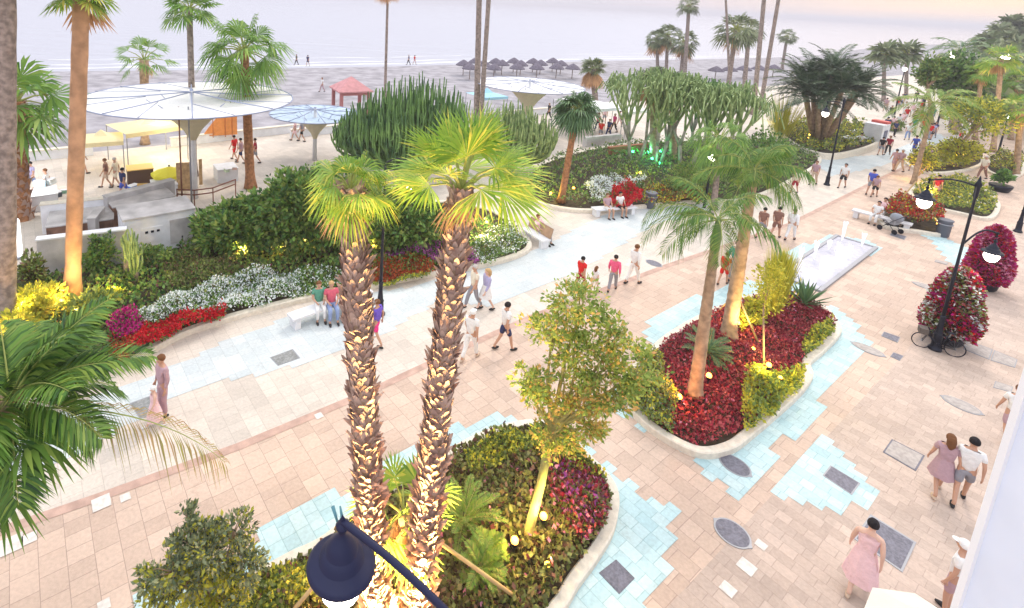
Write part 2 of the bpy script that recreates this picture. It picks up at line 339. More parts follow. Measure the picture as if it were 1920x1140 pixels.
cells('blue_paving', [
 [(1060, 800), (1105, 850), (1150, 885), (1290, 975), (1265, 990), (1245, 1000), (1262, 1025), (1238, 1035), (1225, 1060), (1265, 1068), (1210, 1110), (1235, 1140), (1225, 1180), (1000, 1180), (1060, 1060), (1120, 960), (1100, 870), (1040, 820)],
 [(1165, 770), (1210, 805), (1290, 850), (1400, 948), (1425, 905), (1470, 870), (1440, 840), (1490, 815), (1530, 770), (1600, 680), (1628, 645), (1605, 610), (1570, 575), (1500, 560), (1400, 560), (1240, 620), (1150, 730)],
 [(1548, 822), (1660, 930), (1560, 965), (1440, 930)], [(1500, 850), (1548, 822), (1480, 900), (1450, 940)],
 [(495, 995), (560, 950), (650, 920), (700, 880), (880, 790), (960, 770), (990, 830), (800, 900), (640, 1010), (560, 1080), (430, 1140), (200, 1170), (245, 1125), (300, 1105), (420, 1060)],
 [(1490, 560), (1640, 470), (1660, 465), (1640, 455), (1560, 440), (1480, 470), (1460, 560)],
 [(1215, 595), (1350, 540), (1440, 520), (1500, 540), (1480, 600), (1200, 640)],
 [(1680, 425), (1760, 440), (1830, 470), (1790, 500), (1740, 445)],
 ], .008, pav_blue)
cells('pale_blue_paving', [[(-60, 860), (60, 790), (300, 700), (420, 640), (640, 560), (760, 540), (900, 500), (1000, 470), (1130, 405), (1200, 385), (1320, 372), (1330, 395), (1230, 420), (1180, 450), (1100, 500), (1000, 540), (920, 575), (830, 560), (700, 640), (640, 660), (540, 690), (400, 720), (300, 760), (150, 850), (-60, 930)],
 [(1510, 300), (1650, 290), (1760, 250), (1780, 262), (1640, 315), (1560, 330)]], .012, pav_pale, .42, .2)
# scattered white pavers
wp = MB()
for u, v, s in [(235, 933, .2), (190, 943, .35), (55, 1010, .25), (20, 1022, .4), (598, 780, .2), (1427, 1022, .2), (1400, 1063, .3), (1365, 1105, .25), (195, 1135, .2), ]:
    c = gp(u, v); a = np.array([*AX, 0])*s/2; b_ = np.array([*AB, 0])*s/2; c = c+(0, 0, .012)
    wp.add([c-a-b_, c+a-b_, c+a+b_, c-a+b_], [(0, 1, 2, 3)])
tag(wp.build('white_pavers', mat('white_paver', (.68, .64, .60), .7, var=.15, scale=9)), kind='structure')

# ------------------------------------------------------------------ planting
ZK = .2
def planter(pts, label, closed_w=.22, z=ZK, cat='planter'):
    w_ = [gp(u, v, z)[:2] for u, v in pts]; sp_ = smooth_poly(w_, 5); n_ = len(sp_)
    c = np.mean(sp_, axis=0); t = thing('planter', (c[0], c[1], 0), 0, label, cat, 'curved planting beds with pale kerbs')
    S = np.array(sp_)-c; ar = .5*np.sum(S[:, 0]*np.roll(S[:, 1], -1)-np.roll(S[:, 0], -1)*S[:, 1]); sg = 1 if ar > 0 else -1
    T = np.roll(S, -1, 0)-np.roll(S, 1, 0); T /= np.linalg.norm(T, axis=1)[:, None]+1e-9; NI = np.stack([-T[:, 1], T[:, 0]], 1)*sg
    IN = S+NI*closed_w; O2 = S-NI*.0; vs = []
    rings = [(S-NI*.02, 0), (S-NI*.02, z-.03), (S+NI*.01, z), (IN-NI*.03, z), (IN, z-.03), (IN, .02)]
    for q, zz in rings: vs += [(a[0], a[1], zz) for a in q]
    k = len(rings); fs = [(i*n_+j, i*n_+(j+1) % n_, (i+1)*n_+(j+1) % n_, (i+1)*n_+j) for i in range(k-1) for j in range(n_)]
    if sg < 0: fs = [f[::-1] for f in fs]
    MB().add(vs, fs).build('kerb', kerbm, t)
    sb = MB(); sb.add([(a[0], a[1], z-.08) for a in IN], [tuple(range(n_)) if sg > 0 else tuple(range(n_))[::-1]])
    o = sb.build('soil', soil, t)
    return t, [q+c for q in IN]
def cover(name, label, pxpoly, n_, mats, wts, size=.09, h=.25, z0=.13, elong=.7, cat='ground cover', world=None, up_=.6, lump=.12):
    poly = world if world is not None else [gp(u, v, z0+h*.7)[:2] for u, v in pxpoly]
    c = np.mean([p[:2] for p in poly], axis=0); Q = sample(poly, n_); 
    hh = h*(.75+.5*np.sin(Q[:, 0]*3.1+1)*np.sin(Q[:, 1]*2.7))*(1+lump*RNG.normal(size=len(Q)))
    zz = z0+hh*RNG.uniform(.35, 1, len(Q))**.5
    C = np.stack([Q[:, 0]-c[0], Q[:, 1]-c[1], zz], 1); D = np.tile([0, 0, up_], (len(Q), 1))
    V = leafcloud(C, D, size, elong, .7); mi = RNG.choice(len(mats), len(Q), p=np.array(wts)/sum(wts))
    top = mi > 0; V[top, :, 2] += h*.12
    o = npmesh(name, V, 4, mats, mi); o.location = (c[0], c[1], 0)
    return tag(o, label, cat, kind='stuff')
def crown_leaves(R3, nclump, per, size, seed=0, shell=.75, cr=.3, elong=.55, flat=1.):
    rg = np.random.default_rng(seed); d = rg.normal(size=(nclump, 3)); d /= np.linalg.norm(d, axis=1)[:, None]
    rr = rg.uniform(0, 1, nclump)**.4; rr = np.where(rr < shell*.6, shell*.6, rr)*rg.uniform(.85, 1.08, nclump)
    cc = d*rr[:, None]*np.array(R3)*(1-cr*.6)
    a = rg.normal(size=(nclump, per, 3)); a /= np.linalg.norm(a, axis=2)[:, :, None]; a *= rg.uniform(.5, 1, (nclump, per, 1))
    k = rg.uniform(.6, 1.25, nclump)[:, None, None]
    Pt = cc[:, None, :]+a*k*cr*np.array(R3)*np.array([1, 1, flat]); 
    D = a*.6+d[:, None, :]*.5+np.array([0, 0, .1])
    Pt = Pt.reshape(-1, 3); D = D.reshape(-1, 3)
    return leafcloud(Pt, D, size, elong, .55), cc
def tree(name, label, bpx, cpx, rpx, cat='tree', tr=.12, nclump=90, per=90, size=.12, m=leafmd, m2=None, w2=0., z0=.2, group=None, fl=None, bark=trunktan, lean=None, depthr=1., cr=.3, seed=1, base=None, bend=0, low=None):
    p = gp(*bpx, z0) if base is None else np.array(base, float); c = hp(*cpx, p); rx, rz = px(rpx[0], p), px(rpx[1], p)*1.02
    t = thing(name, (p[0], p[1], z0), 0, label, cat, group); C = c-(p[0], p[1], z0); C[:2] = C[:2]
    V, cc = crown_leaves((rx, rx*depthr, rz), nclump, per, size, seed, cr=cr); V = V+C
    mi = (RNG.uniform(size=len(V)) < w2).astype(int) if m2 else np.zeros(len(V), int)
    b_ = MB(); fork = np.array(C)*(1, 1, 1)-(0, 0, rz*.75); fork[2] = max(fork[2], .25*C[2])
    mid = fork*.5+np.array([bend, 0, 0]); b_.tube([(0, 0, -.1), (0, 0, .05), mid, fork], [tr*1.25, tr, tr*.85, tr*.75], 10)
    rg = np.random.default_rng(seed)
    for q in cc[rg.permutation(len(cc))[:max(6, len(cc)//5)]]:
        e = C+q; mm = fork*.5+e*.5+rg.normal(size=3)*.1*rx; b_.tube([fork*.97, mm, e], [tr*.45, tr*.25, tr*.06], 5, cap=False)
    b_.build('trunk', bark, t, True)
    npmesh('crown', V, 4, [m, m2] if m2 else [m], mi, t)
    return t
def shrub(name, label, bpx, rpx, m, n_=1500, size=.1, z0=.2, h=None, m2=None, w2=0, cat='shrub', seed=3, group=None, hs=1., lift=0):
    """a rounded bush: bpx = pixel of its foot centre, rpx = half width and full height in pixels"""
    p = gp(*bpx, z0); rx = px(rpx[0], p); hz = px(rpx[1], p)*.95
    t = thing(name, (p[0], p[1], z0), 0, label, cat, group)
    V, cc = crown_leaves((rx, rx*.8*hs, hz*.55), max(14, n_//60), 60, size, seed, cr=.34); V = V+(0, 0, hz*.5+lift)
    keep = V[:, :, 2].min(1) > -.02; V = V[keep]
    mi = (RNG.uniform(size=len(V)) < w2).astype(int) if m2 else np.zeros(len(V), int)
    npmesh('foliage', V, 4, [m, m2] if m2 else [m], mi, t)
    b_ = MB(); rg = np.random.default_rng(seed)
    for q in cc[:8]: b_.tube([(0, 0, 0), (q[0]*.4, q[1]*.4, hz*.25), (q[0]*.9, q[1]*.9, hz*.5+q[2]*.8)], [.03, .02, .008], 5, cap=False)
    b_.build('stems', trunktan, t)
    return t

def fan_leaf(V, o, d, upv, R_, nseg=22, spread=2.0, droop=.25, rg=random):
    """palmate blade at o, axis d, plane normal upv"""
    d = d/np.linalg.norm(d); s = np.cross(d, upv); s /= np.linalg.norm(s)+1e-9; nn = np.cross(s, d)
    for i in range(nseg):
        a = (i/(nseg-1)-.5)*2*spread; dr = d*cos(a)+s*sin(a); pe = -d*sin(a)+s*cos(a)
        L_ = R_*(.72+.28*cos(a*.7))*rg.uniform(.9, 1.08); wd = R_*.6*spread/nseg*1.05
        base = o; mid = o+dr*L_*.55+nn*(.04*R_*(1 if i % 2 else -1)) - np.array([0, 0, droop*.18*L_])
        tip = o+dr*L_*.97-np.array([0, 0, droop*L_*rg.uniform(.7, 1.3)])
        V.append([base, mid+pe*wd, tip, mid-pe*wd])
def fan_crown(R_, nleaf, seed=0, pet=.45, elmin=-.5, elmax=1.35, nseg=20, droop=.3, spread=1.9):
    rg = random.Random(seed); V = []; st = MB()
    for i in range(nleaf):
        az = i*2.39996+rg.uniform(-.2, .2); f = (i+.5)/nleaf; e = elmax+(elmin-elmax)*f**.85+rg.uniform(-.1, .1)
        d = np.array([cos(az)*cos(e), sin(az)*cos(e), sin(e)]); pl = R_*pet*rg.uniform(.8, 1.2)
        o = d*pl-np.array([0, 0, .08*pl]); st.tube([(0, 0, -.05), d*pl*.5+np.array([0, 0, .03]), o], [.022*R_, .014*R_, .009*R_], 4, cap=False)
        side = np.cross(d, (0, 0, 1.)); side /= np.linalg.norm(side)+1e-9; upv = np.cross(side, d)
        d2 = d-np.array([0, 0, .35*rg.uniform(.2, 1.2)*(1-max(0, sin(e)))]) ; tw = rg.uniform(-.5, .5); upv = upv*cos(tw)+side*sin(tw)
        fan_leaf(V, o, d2, upv, R_*(1-pet)*rg.uniform(.9, 1.12), nseg, spread, droop, rg)
    return V, st
def curve_trunk(b_, top, r0, r1, n_=14, bend=.0, rings=0, m=0, sides=12, base_flare=1.5):
    pts = []; rad = []; top = np.array(top); s = np.array([top[1], -top[0], 0]); s = s/(np.linalg.norm(s)+1e-9) if np.linalg.norm(s) > .01 else np.array([1., 0, 0])
    for i in range(n_+1):
        t = i/n_; pts.append(top*t+s*bend*sin(pi*t)); r = r1+(r0-r1)*(1-t)**.9; r *= 1+(base_flare-1)*max(0, 1-t*9)**2
        if rings: r *= 1+.03*(1 if i % 2 else -1)
        rad.append(r)
    b_.tube(pts, rad, sides, m); return pts, rad
def fan_palm(label, bpx, tpx, r0, r1, R_, nleaf=34, seed=0, m=fang, bark=trunkgrey, boots=0, skirt=0, z0=0., pet=.45, elmin=-.6, elmax=1.35, nseg=20, droop=.3, group=None, bend=0., cat='palm tree', ntr=16, base=None, spread=1.9, skirt_len=1.2, top=None, name='fan_palm', rings=1, dist=None):
    p = gp(*bpx, z0) if base is None else np.array(base, float)
    tp = hp(*tpx, p) if top is None else np.array(top, float)
    t = thing(name, (p[0], p[1], z0), 0, label, cat, group); T = tp-(p[0], p[1], z0)
    b_ = MB(); pts, rad = curve_trunk(b_, T, r0, r1, ntr, bend, rings); 
    rg = random.Random(seed)
    if boots:
        nb_ = boots
        Lt = np.linalg.norm(T)
        for i in range(nb_):
            f = (i+.5)/nb_; k = f*(len(pts)-1); j = min(int(k), len(pts)-2); q = pts[j]*(1-k+j)+pts[j+1]*(k-j); r = rad[j]*(1-k+j)+rad[j+1]*(k-j)
            a = i*2.39996+rg.uniform(-.15, .15); o = np.array([cos(a), sin(a), 0]); s = np.array([-sin(a), cos(a), 0]); w_ = r*.40; h_ = r*rg.uniform(.6, 1.15)
            out = r*(rg.uniform(.08, .3) if rg.random() < .8 else rg.uniform(.4, .7)); q0 = q+o*r*.93
            sk = s*rg.uniform(-.35, .35)*h_
            b_.add([q0-s*w_*1.0-(0, 0, h_*.35), q0+s*w_*1.0-(0, 0, h_*.35), q0+o*out+s*w_*.42+sk+(0, 0, h_*.6), q0+o*(out*1.25)+sk+(0, 0, h_*.78), q0+o*out-s*w_*.42+sk+(0, 0, h_*.6), q0+(0, 0, h_*.3)+o*r*.02],
                   [(0, 1, 2, 3, 4), (1, 5, 2), (5, 0, 4), (2, 5, 4, 3)], 1)
    b_.build('trunk', [bark, bootm], t, not boots)
    V, st = fan_crown(R_, nleaf, seed, pet, elmin, elmax, nseg, droop, spread); V = np.array(V)+T
    cr_ = npmesh('crown', V, 4, [m], [0]*len(V), t)
    st.build('leaf_stalks', mat('leaf_stalk', (.32, .36, .10), .6, var=.2), t, loc=tuple(T))
    if skirt:
        V = []
        for i in range(skirt):
            a = rg.uniform(0, 2*pi); e = rg.uniform(-1.45, -1.0); d = np.array([cos(a)*cos(e), sin(a)*cos(e), sin(e)])
            o = T+np.array([cos(a), sin(a), 0])*r1*.8-(0, 0, rg.uniform(0, .25*skirt_len)); sd = np.array([-sin(a), cos(a), 0])
            fan_leaf(V, o+d*skirt_len*.15, d, np.cross(sd, d), skirt_len*rg.uniform(.6, .95), 9, .5, .05, rg)
        npmesh('dead_leaf_skirt', V, 4, [dry], [0]*len(V), t)
    return t
def frond(V, st, o, az, el, L_, droop, nl=34, lw=.035, ll=.5, hang=.35, rg=random, v=.5, rr=.02):
    """pinnate frond from o"""
    pts = []; 
    for i in range(13):
        t = i/12; e = el-droop*t**1.4
        if i == 0: pts.append(np.array(o, float)); continue
        pts.append(pts[-1]+np.array([cos(az)*cos(e), sin(az)*cos(e), sin(e)])*L_/12)
    st.tube(pts, [rr*(1-.85*i/12)+.002 for i in range(13)], 4, cap=False)
    for i in range(nl):
        t = .14+.86*(i+.5)/nl; k = t*12; j = min(int(k), 11); q = pts[j]*(1-k+j)+pts[j+1]*(k-j); d = pts[j+1]-pts[j]; d /= np.linalg.norm(d)
        s = np.array([-sin(az), cos(az), 0]); u_ = np.cross(s, d); u_ = u_ if u_[2] > 0 else -u_
        l_ = ll*(sin(pi*min(1, t*.85+.12))**.6)*rg.uniform(.85, 1.15)
        for sg in (-1, 1):
            dd = s*sg*.8+d*.65+u_*v*rg.uniform(.1, .6); dd /= np.linalg.norm(dd); tip = q+dd*l_-np.array([0, 0, hang*l_*rg.uniform(.7, 1.3)]); m_ = q+dd*l_*.5-np.array([0, 0, hang*.15*l_])
            V.append([q, m_+d*lw*.5, tip, m_-d*lw*.5])
def feather_palm(label, bpx, tpx, r0, r1, L_, nfr=16, seed=0, m=pinn, bark=trunktan, z0=0., base=None, top=None, elmin=-.5, elmax=1.2, droop=1.1, nl=34, ll=.5, lw=.04, hang=.35, group=None, cat='palm tree', shaft=0., name='feather_palm', bend=0., extra=(), az0=0):
    p = gp(*bpx, z0) if base is None else np.array(base, float); tp = hp(*tpx, p) if top is None else np.array(top, float)
    t = thing(name, (p[0], p[1], z0), 0, label, cat, group); T = tp-(p[0], p[1], z0); rg = random.Random(seed)
    if np.linalg.norm(T) > .3:
        b_ = MB(); curve_trunk(b_, T, r0, r1, 40, bend, 1, base_flare=1.35); b_.build('trunk', bark, t, True)
    if shaft:
        ax = T/np.linalg.norm(T); MB().tube([T-ax*.05, T+ax*shaft*.3, T+ax*shaft], [r1*1.12, r1*1.25, r1*.5], 10).build('crown_shaft', mat('green_shaft', (.16, .24, .08), .4, var=.2), t, True); T = T+ax*shaft*.9
    V = []; st = MB()
    for i in range(nfr):
        az = az0+i*2.39996+rg.uniform(-.15, .15); f = (i+.5)/nfr; e = elmax+(elmin-elmax)*f
        frond(V, st, T, az, e, L_*rg.uniform(.85, 1.1), droop*rg.uniform(.7, 1.2), nl, lw, ll, hang, rg, rr=.02*L_/2)
    for az, e, l_, dr in extra: frond(V, st, T, az, e, l_, dr, nl, lw, ll, hang, rg, rr=.02*L_/2)
    npmesh('crown', V, 4, [m], [0]*len(V), t); st.build('leaf_stalks', mat('leaf_stalk', (.32, .36, .10)), t)
    return t
def lobetree(label, bpx, fork, lobes, mats_, name='tree', tr=.1, leaf=.1, per=85, z0=.2, seed=1, bark=None, dep=.85):
    p = gp(*bpx, z0); t = thing(name, (p[0], p[1], z0), 0, label, 'tree'); rg = np.random.default_rng(seed); fk = hp(*fork, p)-p; b_ = MB(); b_.tube([(0, 0, -.1), (0, 0, .05), fk*.5+(.04, 0, 0), fk], [tr*1.2, tr, tr*.85, tr*.8], 10); VV = []; MI = []
    for i, (u, v, ru, rv, mi_) in enumerate(lobes):
        c = hp(u, v, p)-p; rx, rz = px(ru, p), px(rv, p); off = np.array([0, rg.uniform(-.5, .5)*dep*px(70, p), 0]); off[2] = off[1]*.45; c = c+off
        V, cc = crown_leaves((rx, rx*dep, rz), max(8, int(ru*rv/150)), per, leaf, seed+i, cr=.30); VV.append(V+c); MI.append((rg.uniform(size=len(V)) < (.18, .5, .85)[mi_]).astype(int)+2*(rg.uniform(size=len(V)) < (.02, .06, .14)[mi_])*0)
        b_.tube([fk*.98, fk*.45+c*.55+(rg.uniform(-.1, .1), 0, -.1), c], [tr*.5, tr*.3, tr*.12], 6, cap=False)
        for q in cc[:7]: b_.tube([c*.8+fk*.2, c+q*.5, c+q], [tr*.2, tr*.12, tr*.05], 5, cap=False)
    b_.build('trunk', bark or trunktan, t, True); npmesh('crown', np.concatenate(VV), 4, mats_, np.concatenate(MI), t); return t
def cycad(label, bpx, L_, n_=26, seed=0, m=fang, z0=.25, nl=26, ll=.16, name='cycad', trunk_h=.12, **k):
    return feather_palm(label, bpx, (0, 0), .1, .09, L_, n_, seed, m, z0=z0, top=gp(*bpx, z0)+(0, 0, trunk_h), elmin=-.05, elmax=1.2, droop=.8, nl=nl, ll=ll, lw=.03, hang=.1, name=name, cat='cycad', **k)
def cactus(label, bpx, hpx, wpx, n_=60, seed=0, m=cact, r=.06, z0=.0, name='candelabra_cactus', cat='cactus', group=None, lo=.35, base=None, trunk=True, deep=.7, skew=0.):
    """candelabra: arms leave a short trunk, curve out and rise"""
    p = gp(*bpx, z0) if base is None else np.array(base); hz = px(hpx, p)*1.03; wx = px(wpx, p); rg = random.Random(seed)
    t = thing(name, (p[0], p[1], z0), 0, label, cat, group); b_ = MB()
    for i in range(n_):
        a = i*2.39996; f = ((i+.5)/n_)**.5; ox, oy = cos(a)*f*wx, sin(a)*f*wx*deep; h_ = hz*(1-.35*f*f)*rg.uniform(.78, 1.05)*(1+skew*ox/wx); zs = hz*rg.uniform(.12, lo)
        pts = [(ox*.15, oy*.15, zs*.6), (ox*.7, oy*.7, zs), (ox*.95, oy*.95, zs+(h_-zs)*.25), (ox+rg.uniform(-.1, .1), oy, zs+(h_-zs)*.6), (ox+rg.uniform(-.15, .15), oy, h_)]
        b_.tube(pts, [r, r*.95, r, r*.95, r*.45], 5)
        for q in range(rg.randint(0, 3)):
            k = rg.uniform(.35, .75); bx, by, bz = ox*.97, oy*.97, zs+(h_-zs)*k; da = rg.uniform(0, 2*pi); e = r*3
            b_.tube([(bx, by, bz), (bx+cos(da)*e, by+sin(da)*e, bz+.15), (bx+cos(da)*e*1.2, by+sin(da)*e*1.2, min(h_, bz+rg.uniform(.3, .9)))], [r*.7, r*.8, r*.4], 5)
    b_.build('arms', m, t, False)
    if trunk:
        MB().tube([(0, 0, 0), (0, .02, hz*.12), (0, 0, hz*.3)], [r*2.4, r*2, r*1.4], 8).build('trunk', trunkgrey, t, True)
    return t
NL = [0]
def uplight(u, v, label, power=60, col=(1, .58, .18), z=.3, dz=.35, aim=None, size=.08, group='ground uplights in the beds', gm=None):
    p = gp(u, v, z+.12); t = thing('garden_uplight', (p[0], p[1], z-.1), 0, label, 'spotlight', group)
    MB().lathe([(.02, 0), (.02, .2), (.06, .23), (.075, .34), (.065, .34)], n=10).build('housing', black, t, True)
    MB().ball((0, 0, .36), size, 10).build('lens', gm or glowy, t, True)
    li = bpy.data.lights.new('bulb', 'POINT'); li.energy = power; li.color = col; li.shadow_soft_size = .08
    lo = bpy.data.objects.new('bulb', li); COL.objects.link(lo); lo.parent = t; lo.location = (0, -.05, .3+dz)
    return t
def spot_up(at, target, power, label, col=(1, .60, .20), ang=40):
    t = thing('garden_uplight', at, 0, label, 'spotlight', 'ground uplights in the beds'); MB().lathe([(.02, 0), (.02, .06), (.06, .09), (.075, .2), (.065, .2)], n=10).build('housing', black, t, True)
    MB().ball((0, 0, .2), .06, 10).build('lens', glowy, t, True)
    li = bpy.data.lights.new('bulb', 'SPOT'); li.energy = power; li.color = col; li.spot_size = radians(ang*2); li.spot_blend = .9; li.shadow_soft_size = .1
    lo = bpy.data.objects.new('bulb', li); COL.objects.link(lo); lo.parent = t; lo.location = (0, 0, .3); lo.rotation_euler = Vector(np.array(target)-np.array(at)-(0, 0, .3)).to_track_quat('-Z', 'Y').to_euler()
    return t
def branch_cactus(label, bpx, hpx_, gen=5, seed=0, m=None, r=.10, spread=.36, z0=.25):
    p = gp(*bpx, z0); hz = px(hpx_, p); rg = random.Random(seed); t = thing('tree_cactus', (p[0], p[1], z0), 0, label, 'cactus', 'branching cacti of the green lit group'); b_ = MB(); w_ = MB()
    def grow(q, d, g_, r_):
        l_ = hz*[.26, .2, .17, .2, .3][min(g_, 4)]*rg.uniform(.8, 1.2); d2 = d+np.array([0, 0, .35]); d2 /= np.linalg.norm(d2); mid = q+d*l_*.5; e = mid+d2*l_*.55
        cap_ = hz*(1.08-.25*min(1.3, hypot(e[0], e[1])/(hz*.45))**2)
        if e[2] > cap_: e[2] = cap_*rg.uniform(.82, 1.0)
        (w_ if g_ < 2 else b_).tube([q, mid, e], [r_, r_*.92, r_*.85], 6 if g_ < 3 else 5)
        if g_ >= gen-1: return
        n_ = rg.choice([2, 3, 4]) if g_ < 3 else rg.choice([2, 3, 4]); a0 = rg.uniform(0, 6.28)
        for i in range(n_):
            a = a0+2*pi*i/n_+rg.uniform(-.4, .4); s_ = spread*rg.uniform(.6, 1.25)*(1.1 if g_ < 2 else .85); o = np.array([cos(a), sin(a), 0]); dd = d2*cos(s_)+o*sin(s_); dd /= np.linalg.norm(dd); grow(e-d2*.02, dd, g_+1, r_*.78)
    for k in range(2):
        a = k*2.6+seed; grow(np.array([cos(a)*.3, sin(a)*.3, -.1]), np.array([cos(a)*.2, sin(a)*.2, 1.]), 0, r*1.3)
    w_.build('trunk', mat('cactus_bark', (.30, .30, .24), .8, var=.3), t, True); b_.build('arms', m or cactp, t); return t

# ================================================================== beds
# front bed with the two big fan palms
B1 = [(1160, 930), (1152, 985), (1125, 1035), (1085, 1090), (1050, 1145), (960, 1230), (700, 1300), (500, 1270), (420, 1190), (400, 1130), (470, 1075), (540, 1035), (610, 1000), (700, 925), (800, 870), (860, 830), (925, 800), (1000, 785), (1060, 805), (1105, 850), (1145, 892)]
t1, in1 = planter(B1, 'front planting bed holding the two tall shaggy fan palms, edged with a cream kerb')
cover('ground_cover', 'bronze and green bedding plants round the foot of the front young tree', None, 15000, [leafbr, leafbr, fpink], [6, 2, .12], .11, .28, world=in1, elong=.8)
cover('ground_cover', 'green creeping cover along the far edge of the front bed', [(870, 850), (930, 812), (1000, 798), (1060, 815), (1110, 860), (1140, 895), (1100, 880), (1040, 850), (960, 850), (880, 885)], 3500, [leafmd, leafyl], [3, 1], .09, .4)
cover('ground_cover', 'low green hedge plants at the left end of the front bed', [(420, 1130), (480, 1085), (560, 1045), (600, 1035), (600, 1090), (540, 1150), (470, 1170)], 4500, [leafmd, leafbr, leafyl], [3, 1, 1], .09, .5)
cover('ground_cover', 'purple red leaves on the right side of the front bed', [(1010, 880), (1070, 850), (1120, 880), (1145, 930), (1130, 985), (1090, 1020), (1060, 960)], 3800, [leafbr, leafrd, fpur, fpink], [4, 2, .5, .3], .105, .33)
# right bed with burgundy plants
B2 = [(1572, 602), (1576, 622), (1545, 655), (1520, 678), (1524, 702), (1500, 735), (1450, 780), (1408, 815), (1375, 838), (1325, 848), (1275, 832), (1215, 795), (1180, 760), (1160, 730), (1172, 700), (1210, 660), (1250, 625), (1310, 590), (1380, 560), (1440, 545), (1500, 550), (1550, 575)]
t2, in2 = planter(B2, 'planting bed full of burgundy leaves beside the fountain, edged with a white kerb')
cover('ground_cover', 'burgundy leaves filling the bed beside the fountain', None, 17000, [leafrd, leafrd, fpink], [8, 2, .15], .085, .26, world=in2, elong=.8)
cover('ground_cover', 'bright green bush patch at the near right corner of the burgundy bed', [(1400, 700), (1460, 690), (1508, 690), (1505, 715), (1440, 775), (1400, 800), (1392, 760)], 2600, [leafyl, leafmd], [2, 1], .11, .5)
cover('ground_cover', 'small green bush patch at the far right tip of the burgundy bed', [(1505, 635), (1530, 608), (1560, 600), (1565, 620), (1535, 648), (1510, 665)], 1200, [leafmd, leafyl], [2, 1], .09, .4)
cover('ground_cover', 'feathery olive shrubs on the left edge of the burgundy bed', [(1180, 740), (1175, 700), (1210, 660), (1240, 650), (1245, 700), (1270, 740), (1260, 800), (1215, 780)], 3200, [leafmd, leafyl, leafgy], [3, 1, 1], .09, .55)
cover('ground_cover', 'yellow lit leaves at the back of the burgundy bed', [(1385, 590), (1400, 560), (1440, 548), (1460, 560), (1430, 600), (1390, 610)], 1500, [leafyl], [1], .12, .6)
# long left bed
B3 = [(-60, 805), (60, 748), (150, 712), (240, 680), (290, 650), (350, 620), (420, 597), (500, 575), (580, 556), (680, 538), (760, 520), (830, 508), (900, 496), (960, 481), (992, 466), (995, 450), (975, 428), (940, 400), (900, 385), (840, 375), (760, 380), (680, 390), (560, 385), (470, 380), (400, 385), (370, 400), (250, 430), (100, 480), (-100, 560), (-200, 700)]
t3, in3 = planter(B3, 'long curving bed of flower bands along the left of the promenade')
G = [('dark green undergrowth', 'dark mixed undergrowth filling the back of the long flower bed', [(-40, 700), (0, 560), (100, 515), (300, 480), (370, 440), (600, 420), (880, 400), (960, 420), (985, 455), (900, 480), (700, 520), (500, 560), (240, 640), (40, 740)], 16000, [leafdk, leafmd, leafbr], [4, 2, 1], .16, .35),
 ('', 'broad band of white flowers in the long left bed', [(255, 590), (300, 560), (360, 535), (430, 515), (500, 505), (560, 510), (565, 545), (500, 565), (420, 585), (330, 585), (270, 605)], 7500, [leafdk, fwhite], [1.2, 2], .075, .45),
 ('', 'white flowers thinning out towards the seated couple', [(540, 510), (600, 495), (650, 510), (640, 530), (600, 545), (560, 545)], 1800, [leafdk, fwhite], [3, 1], .075, .45),
 ('', 'band of bright red flowers along the long left kerb', [(255, 640), (270, 605), (330, 590), (400, 572), (425, 580), (420, 592), (350, 615), (290, 642), (255, 660)], 5200, [leafdk, fred], [.5, 2], .085, .45),
 ('', 'magenta flower clump left of the red band', [(200, 610), (215, 590), (255, 588), (268, 605), (255, 630), (210, 628)], 1700, [leafdk, fmag], [.6, 2], .08, .5),
 ('', 'rust and red flowers at the left end of the red band', [(205, 625), (262, 628), (265, 655), (225, 680), (205, 665)], 1600, [leafbr, fora, fred], [1, 1, 1], .08, .4),
 ('', 'rust orange plants between the two fan palm trunks', [(690, 530), (700, 490), (760, 480), (810, 488), (815, 508), (760, 518)], 3200, [leafbr, fora], [1, 2], .1, .35),
 ('', 'purple flower mass beside the rust orange plants', [(715, 475), (740, 452), (800, 440), (860, 450), (900, 480), (895, 493), (830, 500), (800, 478)], 4600, [leafdk, fpur, fpink], [1, 2, .2], .085, .5),
 ('', 'white flowers at the rounded end of the long left bed', [(880, 480), (890, 450), (920, 425), (950, 410), (980, 440), (990, 458), (950, 478), (905, 490)], 4200, [leafdk, leafmd, fwhite], [2, 1, .9], .08, .5),
 ('', 'bronze leaves behind the white flower band', [(300, 490), (380, 470), (440, 485), (450, 500), (380, 525), (320, 540)], 3200, [leafmd, leafbr], [1, 1], .1, .5),
 ('', 'green leaves at the front edge of the rust orange plants', [(690, 534), (760, 516), (815, 506), (800, 515), (740, 528)], 700, [leafmd, leafyl], [2, 1], .09, .3)]
for nm, lb, pl, n_, ms_, wt, sz, hh in G: cover('flower_patch' if 'flower' in lb else 'ground_cover', lb, pl, n_, ms_, wt, sz, hh, cat='flowers' if 'flowers' in lb else 'ground cover')
